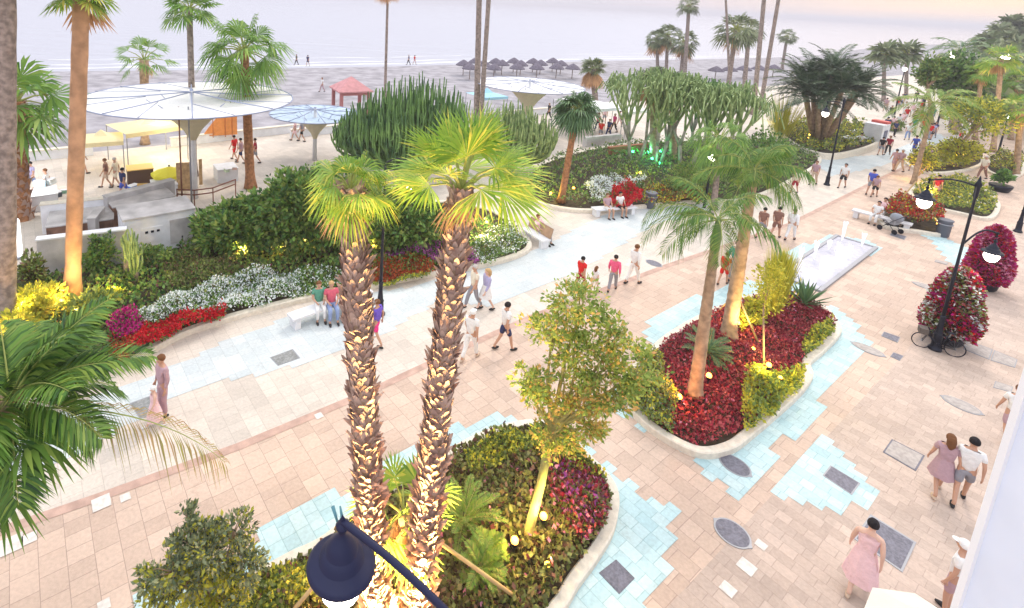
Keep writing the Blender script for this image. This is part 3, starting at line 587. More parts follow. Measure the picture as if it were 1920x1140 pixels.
# bed in the middle distance
B4 = [(975, 355), (1010, 378), (1060, 390), (1120, 393), (1200, 386), (1290, 378), (1400, 372), (1480, 340), (1540, 300), (1510, 275), (1440, 262), (1300, 262), (1160, 270), (1060, 290), (1000, 315)]
t4, in4 = planter(B4, 'mid distance bed of tall cacti with red and white flowers at its edge')
cover('ground_cover', 'dark green undergrowth below the mid distance cacti', None, 11000, [leafdk, leafmd, leafgy], [3, 2, 1], .17, .5, world=in4)
cover('flower_patch', 'bright red flower mound behind the white bench', [(1140, 380), (1150, 355), (1190, 345), (1205, 358), (1200, 380), (1170, 384)], 2200, [leafdk, fred], [.3, 2], .12, .8, cat='flowers')
cover('flower_patch', 'pale blue white flowers behind the red flower mound', [(1095, 350), (1110, 336), (1170, 333), (1215, 338), (1180, 345), (1140, 362), (1125, 375)], 2200, [leafgy, fwhite], [.7, 2], .11, .6, cat='flowers')
cover('ground_cover', 'rust brown hedge between the bin and the red flower mound', [(1205, 378), (1210, 350), (1290, 348), (1330, 355), (1330, 372), (1260, 378)], 2400, [leafbr, leafyl, fora], [2, 1, 1], .12, .7)
# top right bed with the dark palm clump
B5 = [(1465, 245), (1480, 262), (1510, 278), (1550, 288), (1590, 285), (1640, 270), (1650, 255), (1600, 235), (1540, 225), (1490, 230)]
t5, in5 = planter(B5, 'raised bed under the dark many stemmed palm clump', z=.5)
cover('ground_cover', 'olive plants under the dark many stemmed palm clump', None, 5000, [leafmd, leafyl, leafbr], [2, 1, 1], .2, .6, world=in5, z0=.4)
B6 = [(1645, 405), (1668, 388), (1700, 385), (1750, 405), (1772, 425), (1765, 438), (1720, 432), (1665, 424)]
t6, in6 = planter(B6, 'small bed with a red and rust hedge behind the seated people and pushchair')
cover('ground_cover', 'rust red hedge in the small bed by the pushchair', None, 4200, [leafbr, fora, fred, leafyl], [2, 1.6, 1, .6], .13, .8, world=in6, z0=.3)
B7 = [(1705, 362), (1715, 348), (1760, 335), (1830, 342), (1862, 365), (1876, 385), (1858, 408), (1800, 398), (1740, 383)]
t7, in7 = planter(B7, 'triangular bed with clipped green hedge behind the right street lamp')
cover('ground_cover', 'clipped green cover in the triangular bed behind the right street lamp', None, 5000, [leafmd, leafyl, fwhite], [3, 1, .05], .13, .55, world=in7)
B8 = [(1850, 318), (1848, 303), (1880, 295), (1918, 303), (1918, 325), (1885, 330)]
t8, in8 = planter(B8, 'round bed with a brown hedge near the right edge of the view')
cover('ground_cover', 'brown clipped hedge in the round bed near the right edge', None, 2200, [leafmd, leafbr, leafyl], [1, 2, 1], .14, .9, world=in8)
B9 = [(1700, 305), (1705, 290), (1760, 278), (1830, 285), (1845, 305), (1800, 320), (1740, 322)]
t9, in9 = planter(B9, 'golden lit bed behind the triangular bed')
cover('ground_cover', 'golden lit leaves in the bed behind the triangular bed', None, 3000, [leafyl, leafbr], [3, 1], .16, .9, world=in9)

# ================================================================== palms
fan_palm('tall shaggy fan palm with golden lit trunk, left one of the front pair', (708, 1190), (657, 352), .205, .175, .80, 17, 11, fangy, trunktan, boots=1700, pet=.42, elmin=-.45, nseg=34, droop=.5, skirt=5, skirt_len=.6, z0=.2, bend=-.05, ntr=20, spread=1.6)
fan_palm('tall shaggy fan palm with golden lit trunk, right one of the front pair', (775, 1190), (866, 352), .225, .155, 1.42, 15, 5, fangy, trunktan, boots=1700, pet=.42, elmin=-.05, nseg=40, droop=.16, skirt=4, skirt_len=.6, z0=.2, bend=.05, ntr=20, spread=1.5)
fan_palm('low bright green fan palm between the two golden lit trunks', (757, 1120), (757, 960), .12, .1, 1.15, 12, 3, fangy, trunktan, pet=.5, elmin=-.2, nseg=22, droop=.2, z0=.2, skirt=14, skirt_len=1.0)
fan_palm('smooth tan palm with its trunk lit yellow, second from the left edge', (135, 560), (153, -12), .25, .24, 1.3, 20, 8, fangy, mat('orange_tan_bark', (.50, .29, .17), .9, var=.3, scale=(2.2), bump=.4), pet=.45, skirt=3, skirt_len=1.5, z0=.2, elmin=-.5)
fan_palm('grey ringed palm trunk cut by the left edge of the view', (12, 620), (10, -110), .27, .26, 1.7, 26, 9, fang, trunkgrey, z0=.2)
fan_palm('bushy fan palm with a reddish trunk behind the grey leftmost trunk', (42, 410), (30, 190), .34, .38, 2.7, 19, 21, fang, trunkred, boots=120, pet=.45, elmin=-.9, droop=.35, skirt=8, skirt_len=1.6)
fan_palm('small fan palm in the sand seen above the big white canopy', (272, 270), (270, 112), .25, .3, 2.2, 13, 31, fang, trunktan, pet=.5, elmin=-.5, nseg=16, spread=1.2, droop=.3, skirt=3, skirt_len=1.3)
fan_palm('slender grey palm behind the big white canopy', (364, 330), (355, 15), .19, .16, 1.9, 18, 32, fang, trunkgrey, pet=.45)
fan_palm('full fan palm with an orange brown trunk beside the handrail', (470, 352), (458, 95), .27, .22, 2.7, 24, 33, fang, trunkred, pet=.46, elmin=-.9, droop=.45, nseg=26, spread=1.6)
fan_palm('thin dark palm mast standing alone on the sand', (721, 215), (727, -12), .14, .11, 1.3, 16, 34, dry, trunkgrey, pet=.4)
fan_palm('tall grey palm trunk left of the close pair in the centre', (893, 250), (901, -120), .26, .2, 2, 18, 35, fang, trunkgrey)
fan_palm('tall leaning grey palm trunk right of the close pair in the centre', (899, 262), (924, -120), .2, .16, 2, 18, 36, fang, trunkgrey)
fan_palm('small leaning palm in the mid distance bed left of the red flowers', (1052, 378), (1082, 205), .19, .16, 1.55, 38, 37, fand, trunkred, z0=.2, pet=.4, elmin=-.8, droop=.5, bend=.1)
for i, (b, tp, rr, lb, sk) in enumerate([
 ((1233, 135), (1232, 72), 2.6, 'leftmost of the shaggy skirted palms on the far beach', 9), ((1249, 137), (1252, 66), 2.8, 'middle one of the shaggy skirted palms on the far beach', 9),
 ((1276, 145), (1283, 78), 2.9, 'right shaggy skirted palm on the far beach with a broad skirt', 12), ((1283, 150), (1292, 10), 2.1, 'tallest slim palm behind the skirted palms on the far beach', 0),
 ((1362, 185), (1380, 55), 3.2, 'bushy palm beside a thin mast right of the skirted palms', 3), ((1395, 170), (1405, 55), 2.5, 'smaller palm right behind the bushy palm beside the mast', 0), ((1466, 130), (1476, 68), 2.3, 'small lone palm left of the dark palm clump', 0)]):
    fan_palm(lb, b, tp, .3, .26, rr, 24, 40+i, fardark, trunkgrey, pet=.45, nseg=12, spread=1.3, elmin=-.8, skirt=sk, skirt_len=3.2, droop=.35, group='palms on the far beach')
for i, (b, tp, r_, lb) in enumerate([((1370, 190), (1358, -60), .17, 'thin palm mast in front of the bushy far palm'), ((1412, 215), (1440, -80), .26, 'left one of two leaning palm masts right of the cacti'), ((1425, 205), (1478, -110), .24, 'right one of two leaning palm masts right of the cacti')]):
    fan_palm(lb, b, tp, r_, r_*.7, 2, 16, 50+i, fang, trunkgrey, nseg=8)
fan_palm('shaggy brown topped palm in front of the thatched beach shades', (1118, 215), (1112, 128), .3, .3, 1.6, 26, 55, fardark, trunkgrey, skirt=50, skirt_len=1.9, elmin=-.2)
for i, (u, v, lb) in enumerate([(1225, 150, 'dry brown palm head above the left of the green lit cacti'), (1262, 160, 'dry brown palm head above the right of the green lit cacti')]):
    fan_palm(lb, (u, 300), (u, v), .25, .25, 1.5, 14, 57+i, fardark, trunktan, skirt=34, skirt_len=1.7, elmin=.1)
fang2 = mat('mid_feather_leaf', (0, 0, 0), .5, island=[(.03, .08, .02), (.10, .20, .04), (.05, .13, .03), (.20, .26, .06)], trans=.25)
# feather palms of the burgundy bed
feather_palm('feathery palm with a smooth grey trunk at the near end of the burgundy bed', (1302, 740), (1340, 465), .19, .11, 1.6, 10, 61, fang2, trunktan, z0=.2, elmin=-.35, elmax=1.3, droop=1.35, shaft=.9, ll=.52, lw=.036, hang=.75, bend=.12, nl=40, extra=((pi*.97, .35, 2.4, 1.7), (pi*1.08, .05, 2.0, 1.2), (pi*.9, .6, 2.3, 1.9)))
feather_palm('tallest feathery palm behind the smooth grey one in the burgundy bed', (1365, 632), (1410, 345), .24, .14, 1.8, 14, 62, fang2, trunktan, z0=.2, elmin=-.3, elmax=1.35, droop=1.25, shaft=.5, ll=.6, lw=.042, hang=.85, nl=42, bend=.08)
fan_palm('bright green fan palm between the cacti and the tallest feathery palm', (1338, 392), (1350, 262), .16, .15, 1.9, 18, 63, fang, trunkgrey, z0=.2, pet=.45, elmin=-.9, droop=.7, nseg=26, spread=1.4)
shrub('shrub', 'dark shrub behind the tallest feathery palm', (1420, 345), (52, 110), leafdk, 1700, .2, seed=64, m2=leafmd, w2=.25)
shrub('shrub', 'dense green shrub right of the rust brown hedge', (1290, 372), (50, 80), leafmd, 1700, .16, seed=65, m2=leafdk, w2=.4)
# feather palm at left foreground
pL = CAM+8.2*ray(20, 750)
feather_palm('lush dark feather palm reaching in from the left edge', (0, 0), (0, 0), .2, .18, 1.55, 24, 71, mat('deep_leaf', (0, 0, 0), .5, island=[(.01, .035, .012), (.09, .19, .03), (.03, .09, .02), (.17, .26, .05)], trans=.2), trunktan, base=(-8.6, 6.6, 0), top=tuple(pL), elmin=-.5, elmax=1.25, droop=1.0, nl=60, ll=.62, lw=.055, hang=.35, extra=((.45, .5, 2.0, .8), (.9, .9, 1.8, .6)))
V, st = [], MB(); frond(V, st, pL-(0, 0, .15), .14, .02, 3.4, .85, 60, .028, .6, .9, random.Random(4)); LP_ = [o for o in COL.objects if o.get('label', '').startswith('lush dark feather')][0]; V = np.array(V)-np.array(LP_.location)
npmesh('dry_frond', V, 4, [mat('brown_green_leaf', (0, 0, 0), .7, island=[(.26, .17, .10), (.22, .24, .07), (.34, .24, .14), (.14, .16, .05)], trans=.25)], [0]*len(V), LP_); st.build('dry_stalk', mat('leaf_stalk', (.32, .36, .10)), LP_, loc=tuple(-np.array(LP_.location)))
pF = CAM+7.6*ray(28, 880)
fan_palm('drooping fan leaves low at the left edge of the view', (0, 0), (0, 0), .1, .1, 1.5, 7, 72, fang, trunktan, base=(-8.2, 5.6, 0), top=tuple(CAM+8.*ray(-30, 850)), pet=.45, elmin=-.5, elmax=.6, nseg=24, droop=.5)
# cycads and agave
cycad('dark green cycad left of the smooth grey trunk in the burgundy bed', (1325, 668), .85, 30, 81, fand)
cycad('dark green cycad right of the golden lit trunks', (868, 985), .95, 26, 82, pinn)
cycad('small bright cycad below the dark one in the front bed', (900, 1075), .55, 18, 83, pinn)
cycad('tiny green cycad by the bamboo pole in the front bed', (915, 1040), .4, 16, 84, pinn)
def agave(label, b, L_, n_, seed, m):
    p = gp(*b, .25); t = thing('agave', p, 0, label, 'agave'); rg = random.Random(seed); V = []
    for i in range(n_):
        a = i*2.39996; e = 1.35-1.1*(i/n_); d = np.array([cos(a)*cos(e), sin(a)*cos(e), sin(e)]); s = np.array([-sin(a), cos(a), 0]); l_ = L_*rg.uniform(.8, 1.1); w_ = L_*.06
        q = d*l_*.5; V += [[(0, 0, 0), q+s*w_, d*l_, q-(0, 0, w_*.6)], [(0, 0, 0), q-(0, 0, w_*.6), d*l_, q-s*w_]]
    npmesh('leaves', V, 4, [m], [0]*len(V), t); MB().lathe([(.1, 0), (.12, .06), (.05, .15)], n=8).build('core', m, t); return t
agave('spiky blue green agave in front of the fountain', (1508, 570), 1.15, 30, 1, fand)
# tall yellow-green grassy plant
def grass_tuft(label, b, hgt, wid, n_, m, seed):
    p = gp(*b, .25); t = thing('tall_grass', p, 0, label, 'grass plant'); rg = np.random.default_rng(seed); a = rg.uniform(0, 2*pi, n_); rr = wid*rg.uniform(.05, 1, n_)
    h_ = hgt*rg.uniform(.35, 1.05, n_); B_ = np.stack([np.cos(a)*rr*.25, np.sin(a)*rr*.25, 0*a], 1); T_ = np.stack([np.cos(a)*rr*(.5+.5*h_/hgt), np.sin(a)*rr*(.5+.5*h_/hgt), h_], 1); M_ = B_*.45+T_*.55+np.stack([0*a, 0*a, .08*h_], 1)
    s = np.stack([-np.sin(a), np.cos(a), 0*a], 1)*.02
    V = np.stack([B_, M_+s, T_, M_-s], 1); npmesh('blades', V, 4, [m], [0]*n_, t)
    C_ = M_+rg.normal(size=(n_, 3))*.12; npmesh('leaves', leafcloud(C_, np.tile([0, 0, 1.], (n_, 1)), .14, .3, .7), 4, [m], [0]*n_, t); return t
grass_tuft('tall airy yellow green plant beside the fountain', (1447, 590), 2.6, .7, 1300, leafyl, 4)
grass_tuft('spiky yellow lit plant behind the front cacti on the right', (1462, 262), 4.2, 2.4, 420, leafyl, 5)

# ================================================================== trees and shrubs
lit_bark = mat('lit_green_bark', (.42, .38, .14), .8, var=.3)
uplitleaf = mat('uplit_leaf', (0, 0, 0), .5, island=[(.22, .24, .05), (.42, .34, .10), (.5, .3, .14), (.3, .34, .06)], trans=.35)  # yellow-orange leaf colour paints the uplight on the young tree's lower lobes
lobetree('young flowering tree with a yellow lit trunk in the front bed', (988, 1008), (1035, 800), [(1100, 580, 74, 46, 0), (1035, 620, 62, 44, 0), (1170, 625, 60, 46, 0), (995, 690, 50, 40, 0), (1085, 660, 72, 50, 0), (1195, 690, 48, 48, 0), (1150, 730, 46, 42, 1), (1060, 730, 58, 40, 1), (1005, 755, 38, 38, 1), (1100, 775, 46, 34, 2), (1035, 800, 52, 42, 1), (1130, 680, 60, 50, 0), (1110, 800, 50, 36, 1)], [mat('fresh_leaf', (0, 0, 0), .5, island=[(.08, .16, .04), (.20, .30, .08), (.28, .38, .11), (.13, .21, .06)], trans=.35), uplitleaf], 'young_tree', .10, .09, 48, seed=5, bark=lit_bark)
V, _ = crown_leaves((.35, .35, .3), 10, 8, .09, 77)
lobetree('round grey green shrub tree at the left end of the front bed', (400, 1200), (395, 1120), [(320, 1040, 52, 46, 0), (345, 1000, 40, 34, 0), (385, 1010, 62, 46, 0), (440, 985, 44, 40, 0), (462, 1030, 46, 46, 0), (410, 1050, 70, 50, 1), (340, 1075, 66, 46, 1), (440, 1090, 60, 44, 1), (380, 1120, 80, 46, 2), (300, 1100, 44, 40, 1)], [leafgy, leafyl], 'olive_tree', .07, .085, 50, seed=12)
tree('sapling', 'thin sapling with a yellow trunk in the burgundy bed', (1432, 694), (1440, 535), (34, 62), 'tree', .035, 26, 30, .1, leafyl, z0=.2, seed=14, cr=.4)
for i, (b, c, r_, lb, m_) in enumerate([((600, 470), (560, 385), (105, 85), 'broad dark green tree in the left bed behind the shaggy trunks', leafdk), ((455, 470), (450, 425), (92, 50), 'lower left lobe of dark green foliage beside the white cabinet', leafdk),
    ((760, 460), (745, 410), (95, 62), 'round green tree between the two shaggy fan palms', leafdk), ((660, 470), (650, 400), (85, 75), 'dark green tree right behind the left shaggy trunk', leafdk)]):
    tree('evergreen_tree', lb, b, c, r_, 'tree', .2, 130, 85, .24, m_, leafmd, .35, seed=20+i, depthr=.7, cr=.26, bark=trunkgrey, group='dark evergreens in the long left bed')
shrub('shrub', 'dark round shrub before the white wall', (190, 505), (38, 70), leafdk, 1400, .14, seed=31, m2=leafmd, w2=.4)
shrub('shrub', 'olive shrub between the cactus and the white cabinet', (290, 500), (40, 50), leafmd, 1300, .13, seed=32, m2=leafdk, w2=.4)
shrub('shrub', 'reddish shrub at the left end of the white wall', (60, 545), (40, 75), leafbr, 1200, .16, seed=33, m2=leafmd, w2=.5)
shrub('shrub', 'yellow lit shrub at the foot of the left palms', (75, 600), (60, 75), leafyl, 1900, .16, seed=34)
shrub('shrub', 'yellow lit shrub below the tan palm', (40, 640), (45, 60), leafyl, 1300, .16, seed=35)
shrub('shrub', 'small yellow lit bush at the back of the white flowers', (213, 565), (16, 32), leafyl, 500, .12, seed=36)
shrub('shrub', 'green shrub under the tan palm trunk', (170, 600), (55, 60), leafmd, 1600, .15, seed=37, m2=leafyl, w2=.2)
shrub('shrub', 'dark shrub at the lower left end of the long bed', (110, 705), (75, 55), leafdk, 1600, .14, seed=39, m2=leafmd, w2=.3)
shrub('shrub', 'small tree top with pink flowers behind the young tree', (1180, 560), (28, 48), leafgy, 500, .13, seed=38, lift=.2) if False else None
# cacti
cactus('wide dark green cactus clump behind the front palms', (745, 330), 182, 125, 420, 1, cact, .065, deep=.5, lo=.3, skew=.22)
cactus('smaller cactus clump right of the centre palm trunks', (960, 320), 128, 78, 190, 2, cactp, .075, deep=.6, lo=.3)
branch_cactus('leftmost branching cactus of the green lit group', (1190, 300), 165, 5, 3)
branch_cactus('second branching cactus of the green lit group, behind the green lights', (1232, 308), 172, 5, 4)
branch_cactus('third branching cactus from the left, right of the green lights', (1285, 318), 165, 5, 6)
branch_cactus('rightmost branching cactus behind the bright green fan palm', (1345, 325), 165, 5, 9)
branch_cactus('branching cactus at the back of the green lit group', (1305, 280), 130, 5, 12, cact)
cactus('yellow lit small cactus in front of the white cabinet', (255, 525), 118, 14, 9, 7, cactp, .05, z0=.2, lo=.5)
cactus('slim single column cactus left of the white cabinet', (238, 515), 112, 7, 3, 8, cactp, .055, z0=.2, lo=.5)
# dark clump of palms upper right
def palm_clump(label, b, c, L_, nst, seed, m, spread):
    p = gp(*b, .3); t = thing('palm_clump', p, 0, label, 'palm tree'); rg = random.Random(seed); V = []; st = MB(); b_ = MB(); T0 = hp(*c, p)-p
    for i in range(nst):
        a = 2*pi*i/nst+.3; T = T0*rg.uniform(.62, .85)+np.array([cos(a)*spread, sin(a)*spread, rg.uniform(-.3, .3)]) if i else T0
        b_.tube([(cos(a)*.3, sin(a)*.3, -.1), T*.5+np.array([cos(a)*.2, sin(a)*.2, 0]), T], [.24, .19, .2], 8)
        for k in range(20):
            az = k*2.39996+a; e = 1.4-1.45*(k/20)
            frond(V, st, T, az, e, L_*rg.uniform(.85, 1.1), 1.0, 30, .09, .8, .2, rg, rr=.05)
    b_.build('trunk', trunktan, t, True); npmesh('crown', V, 4, [m], [0]*len(V), t); st.build('leaf_stalks', mat('dull_stalk', (.16, .18, .12)), t); return t
palm_clump('big dark green many stemmed date palm clump at the upper right', (1535, 268), (1562, 138), 3.3, 9, 5, mat('dusky_leaf', (0, 0, 0), .5, island=[(.015, .035, .02), (.07, .12, .07), (.03, .06, .035)], trans=.1), 1.9)
feather_palm('green feathery palm leaning over the crowd at the right', (1712, 345), (1748, 205), .16, .12, 2.9, 13, 91, pinn, trunktan, elmin=-.4, elmax=1.0, droop=1.2, nl=28, ll=.8, lw=.09, hang=.4, shaft=.5)
feather_palm('grey trunked palm with hanging dry leaves near the upper right lights', (1790, 240), (1800, 95), .5, .42, 2.8, 16, 92, fand, trunkgrey, elmin=-.3, elmax=1.2, droop=1.2, nl=20, ll=.9, lw=.12, hang=.4)
tree('evergreen_tree', 'dark round tree behind the grey trunked palm at the upper right', (1790, 250), (1800, 150), (42, 58), 'tree', .3, 90, 60, .4, leafdk, leafgy, .3, z0=0, seed=51)
tree('evergreen_tree', 'dark tree with a white light above the crowd at the right', (1750, 250), (1745, 135), (26, 32), 'tree', .2, 50, 50, .35, leafmd, leafdk, .4, z0=0, seed=52)
for i, (b, tp, rr, m_, lb) in enumerate([((1862, 285), (1878, 112), 1.9, fangy, 'yellow lit palm at the far right among hazy palms'), ((1828, 262), (1840, 138), 1.7, fang, 'green palm left of the yellow lit one at the far right'), ((1895, 262), (1908, 150), 1.8, fang, 'green palm right of the yellow lit one, by the right edge'), ((1765, 222), (1775, 118), 1.9, fardark, 'grey green palm left of the hanging dry leaves'), ((1905, 330), (1915, 205), 1.6, fangy, 'lit palm behind the brown hedge at the right edge')]):
    fan_palm(lb, b, tp, .2, .17, rr, 20, 130+i, m_, trunktan, pet=.45, nseg=14, spread=1.4, elmin=-.7, skirt=8, skirt_len=1.2)
for i, (u, v) in enumerate([(1860, 290), (1826, 268), (1893, 268), (1903, 334)]):
    b0 = gp(u, v+4, 0); spot_up(b0+(0, -.8, 0), b0+(0, 0, 5), 1500, ['uplight at the foot of the yellow lit far palm', 'uplight at the foot of the left green far palm', 'uplight at the foot of the right green far palm', 'uplight at the foot of the palm behind the brown hedge'][i], (1, .72, .3))
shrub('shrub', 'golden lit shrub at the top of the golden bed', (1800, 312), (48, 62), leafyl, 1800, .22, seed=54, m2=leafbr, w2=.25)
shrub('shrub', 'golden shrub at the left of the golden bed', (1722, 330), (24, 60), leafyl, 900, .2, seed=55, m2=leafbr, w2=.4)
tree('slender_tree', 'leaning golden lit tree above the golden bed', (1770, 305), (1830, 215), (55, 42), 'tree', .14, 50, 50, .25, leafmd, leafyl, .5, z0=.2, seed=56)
for i, (u, v, hh, rr) in enumerate([(1845, 160, 78, 3.0), (1866, 150, 60, 3.2), (1888, 150, 45, 3.4), (1912, 152, 50, 3.4), (1855, 165, 92, 2.8), (1906, 165, 84, 3.), (1880, 160, 74, 3.)]):
    fan_palm(['hazy palm left of the far right group', 'hazy palm second from left in the far right group', 'tallest hazy palm of the far right group', 'hazy palm cut by the right edge', 'low hazy palm in the far right group', 'low hazy palm by the right edge', 'hazy palm in the middle of the far right group'][i],
     (u, v), (u+8, hh), .35, .3, rr, 24, 100+i, fardark, trunkgrey, nseg=8, group='hazy palms at the far right', pet=.35, elmin=-.8)
for i, (u, v, tv, rr) in enumerate([(1657, 190, 100, 2.6), (1699, 185, 98, 2.8)]):
    fan_palm(['small palm on the sand right of the dark palm clump', 'small palm standing in the far crowd'][i], (u, v), (u+1, tv), .25, .22, rr, 22, 120+i, fardark, trunkgrey, nseg=8, pet=.4)
shrub('hedge', 'rounded green hedge by the white kiosk at the upper right', (1672, 245), (22, 24), leafmd, 900, .25, seed=57, z0=0)
shrub('hedge', 'olive bush at the foot of the dark palm clump', (1620, 250), (30, 30), leafmd, 900, .25, seed=58, m2=leafyl, w2=.4)
cover('treeline', 'far treeline of dark foliage at the upper right edge', [(1820, 150), (1860, 125), (1990, 110), (1990, 190), (1900, 190)], 6000, [leafdk, fardark, leafgy], [1, 1, 1], .9, 6, z0=0, cat='trees')

# ================================================================== uplights
for u, v, pw, c_, lb in [(1018, 978, 60, 0, 'uplight glowing at the right of the yellow lit young trunk'), (964, 1024, 60, 0, 'uplight glowing below the yellow lit young trunk'), (655, 1130, 110, 0, 'uplight half hidden under the near lamp shade'),
  (738, 1172, 170, 0, 'uplight between the feet of the two golden trunks'), (1272, 752, 45, 2, 'orange uplight left of the smooth grey trunk'), (1328, 712, 18, 2, 'small orange uplight right of the smooth grey trunk'), (1382, 612, 60, 0, 'uplight at the foot of the tallest feathery palm'),
  (1422, 706, 40, 1, 'uplight at the left foot of the thin sapling'), (1440, 692, 40, 1, 'uplight at the right foot of the thin sapling'), (455, 478, 260, 0, 'bright uplight left of the dark evergreens'), (527, 470, 240, 0, 'uplight under the middle of the dark evergreens'), (569, 468, 90, 0, 'smaller uplight under the dark evergreens'),
  (700, 468, 12, 0, 'faint uplight right of the left shaggy trunk'), (902, 448, 110, 3, 'lower uplight in the rounded end of the long bed'), (912, 422, 110, 3, 'upper uplight in the rounded end of the long bed'), (213, 548, 40, 1, 'uplight in the small yellow bush'), (60, 590, 130, 1, 'uplight in the yellow shrub below the left palms'), (120, 585, 130, 0, 'uplight at the foot of the tan palm'), (20, 655, 130, 0, 'uplight at the foot of the leftmost trunk'),
  (1032, 367, 50, 1, 'uplight left of the small leaning palm'), (1075, 357, 35, 1, 'uplight right of the small leaning palm'), (1200, 328, 60, 1, 'uplight above the red flower mound'), (1551, 245, 120, 0, 'uplight among the stems of the dark palm clump'), (1515, 262, 60, 1, 'uplight in front of the dark palm clump'), (1462, 225, 120, 1, 'uplight in the spiky yellow plant'),
  (1758, 424, 30, 1, 'uplight at the right end of the rust red hedge'), (1716, 328, 60, 0, 'uplight at the left of the golden bed'), (1790, 300, 130, 0, 'uplight in the golden lit shrub'), (1745, 365, 60, 0, 'uplight in the triangular bed')]:
    uplight(u, v, lb, pw*1.0, [(1, .60, .17), (1, .80, .12), (1, .38, .07), (1, .78, .45)][c_])
for u, v, lb in [(1186, 288, 'left green light under the cacti'), (1214, 289, 'second green light under the cacti'), (1238, 287, 'third green light under the cacti'), (1262, 268, 'upper right green light under the cacti'), (1222, 301, 'lowest green light under the cacti'), (1236, 310, 'small green light at the front of the cacti')]:
    uplight(u, v, lb, 30, (.1, 1, .45), gm=glowg, group='green lights in the cactus bed', size=.09)

a1, a2 = gp(708, 1190, .2), gp(775, 1190, .2)
spot_up(a1+(-.55, -.9, 0), a1+(0, 0, 2.5), 5200, 'uplight aimed up the left golden trunk'); spot_up(a2+(.7, -.9, 0), a2+(0, 0, 2.5), 5200, 'uplight aimed up the right golden trunk, at its right'); spot_up((a1+a2)/2+(0, -1.3, 0), (a1+a2)/2+(0, 0, 2.7), 4200, 'uplight in front of the two golden trunks')
for q, dx, dy, pw, tz, lb in [((135, 560), .9, -1.2, 1600, 2.2, 'uplight aimed up the smooth tan palm'), ((12, 620), .9, -.9, 900, 1.5, 'uplight aimed up the leftmost palm trunk'), ((988, 1008), .25, -.7, 900, 1.6, 'uplight aimed up the yellow lit young trunk'), ((1365, 632), .3, -.9, 500, 1.6, 'uplight aimed up the tallest feathery palm'), ((1432, 694), .1, -.6, 200, 1.4, 'uplight aimed up the thin sapling')]:
    b0 = gp(*q, .2); spot_up(b0+(dx, dy, 0), b0+(0, 0, tz), pw, lb, (1, .66, .25) if q[0] != 988 else (1, .85, .2))

# ================================================================== street lamps
def arm(b_, a, c, r, sag=.35, n_=10, m=0):
    a = np.array(a, float); c = np.array(c, float); pts = []
    for i in range(n_+1):
        t = i/n_; pts.append(a*(1-t)+c*t+np.array([0, 0, sag*sin(pi*t)]))
    b_.tube(pts, r, 8, m)
def lantern(parent, loc, s=1., lit=True, power=70, m=navy):
    b_ = MB(); k = s; sh = 1
    b_.lathe([(.33, -.02), (.335, 0), (.30, .035), (.22, .07), (.215, .075), (.205, .13), (.16, .165), (.155, .17), (.15, .22), (.10, .27), (.06, .33), (.035, .36), (.035, .41), (.06, .43), (.065, .46), (.03, .49), (.02, .5), (.028, .52), (.0, .58)], n=28)
    b_.v = [(x*k+loc[0], y*k+loc[1], z*k+loc[2]) for x, y, z in b_.v]
    o = b_.build('lamp_shade', m, parent, True)
    if lit:
        g_ = MB(); g_.lathe([(.0, -.42), (.10, -.39), (.19, -.30), (.23, -.18), (.22, -.08), (.14, 0)], n=16); g_.v = [(x*k+loc[0], y*k+loc[1], z*k+loc[2]) for x, y, z in g_.v]; g_.build('lamp_glass', glow, parent, True)
        li = bpy.data.lights.new('bulb', 'POINT'); li.energy = power; li.color = (1, .9, .74); li.shadow_soft_size = .15; lo = bpy.data.objects.new('bulb', li); COL.objects.link(lo); lo.parent = parent; lo.location = (loc[0], loc[1], loc[2]-.35)
    return o
def lamp_post(label, bpx, h, dirs, m=black, z0=0, base=None, r=.05, power=70, low=None):
    p = gp(*bpx, z0) if base is None else np.array(base, float); t = thing('street_lamp', (p[0], p[1], z0), 0, label, 'street lamp', 'black street lamps of the promenade')
    MB().lathe([(.19, 0), (.19, .07), (.16, .1), (.13, .16), (.12, .5), (.135, .55), (.10, .62), (.075, .9), (.07, 1.2), (.085, 1.24), (.06, 1.3)], n=14).build('base', m, t, True)
    MB().lathe([(.058, 1.28), (.05, 2.6), (.07, 2.66), (.048, 2.72), (.04, h-.5), (.065, h-.42), (.07, h-.1), (.1, h-.02), (.05, h+.08), (.03, h+.2), (.0, h+.3)], n=10).build('pole', m, t, True)
    for d, l_, z in dirs:
        a = MB(); e = np.array([cos(d)*l_, sin(d)*l_, z]); arm(a, (0, 0, z-.05 if z > h-.6 else z-.45), e+(0, 0, .02), .028, .12 if z > h-.6 else .3)
        a.tube([e, e-(0, 0, .1)], .025, 8); a.ball(tuple(e+(0, 0, .04)), .05, 8)
        for q in (.35, .6): a.tube([(cos(d)*l_*q*.6, sin(d)*l_*q*.6, z-.3*(1-q)), (cos(d)*l_*q, sin(d)*l_*q, z-.0)], .012, 5)
        a.build('arm', m, t, True); lantern(t, tuple(e-(0, 0, .62)), .85, power=power, m=black)
    return t
pw_ = gp(1752, 655); pr = hp(1828, 335, pw_)[2]
# left arm in image = world direction roughly (-1, .1); right arm = (+1, 0)
lamp_post('tall lamp post with two lanterns behind the bicycle', (1752, 655), pr-.15, [(pi*.93, 1.35, pr-.2), (-.1, .95, 4.35)], power=50)
lamp_post('slim lamp post beyond the fountain, before the far walkers', (1550, 347), 5.8, [(pi*.9, .9, 5.6)], power=60)
lamp_post('lamp post at the right edge cut by the view', (1908, 435), 5.8, [(0, .9, 5.6)], power=60)
lamp_post('lamp post half hidden behind the shaggy palm leaves', (712, 590), hp(700, 322, gp(712, 590))[2], [(.15, .85, hp(735, 338, gp(712, 590))[2]+.65)], power=60)
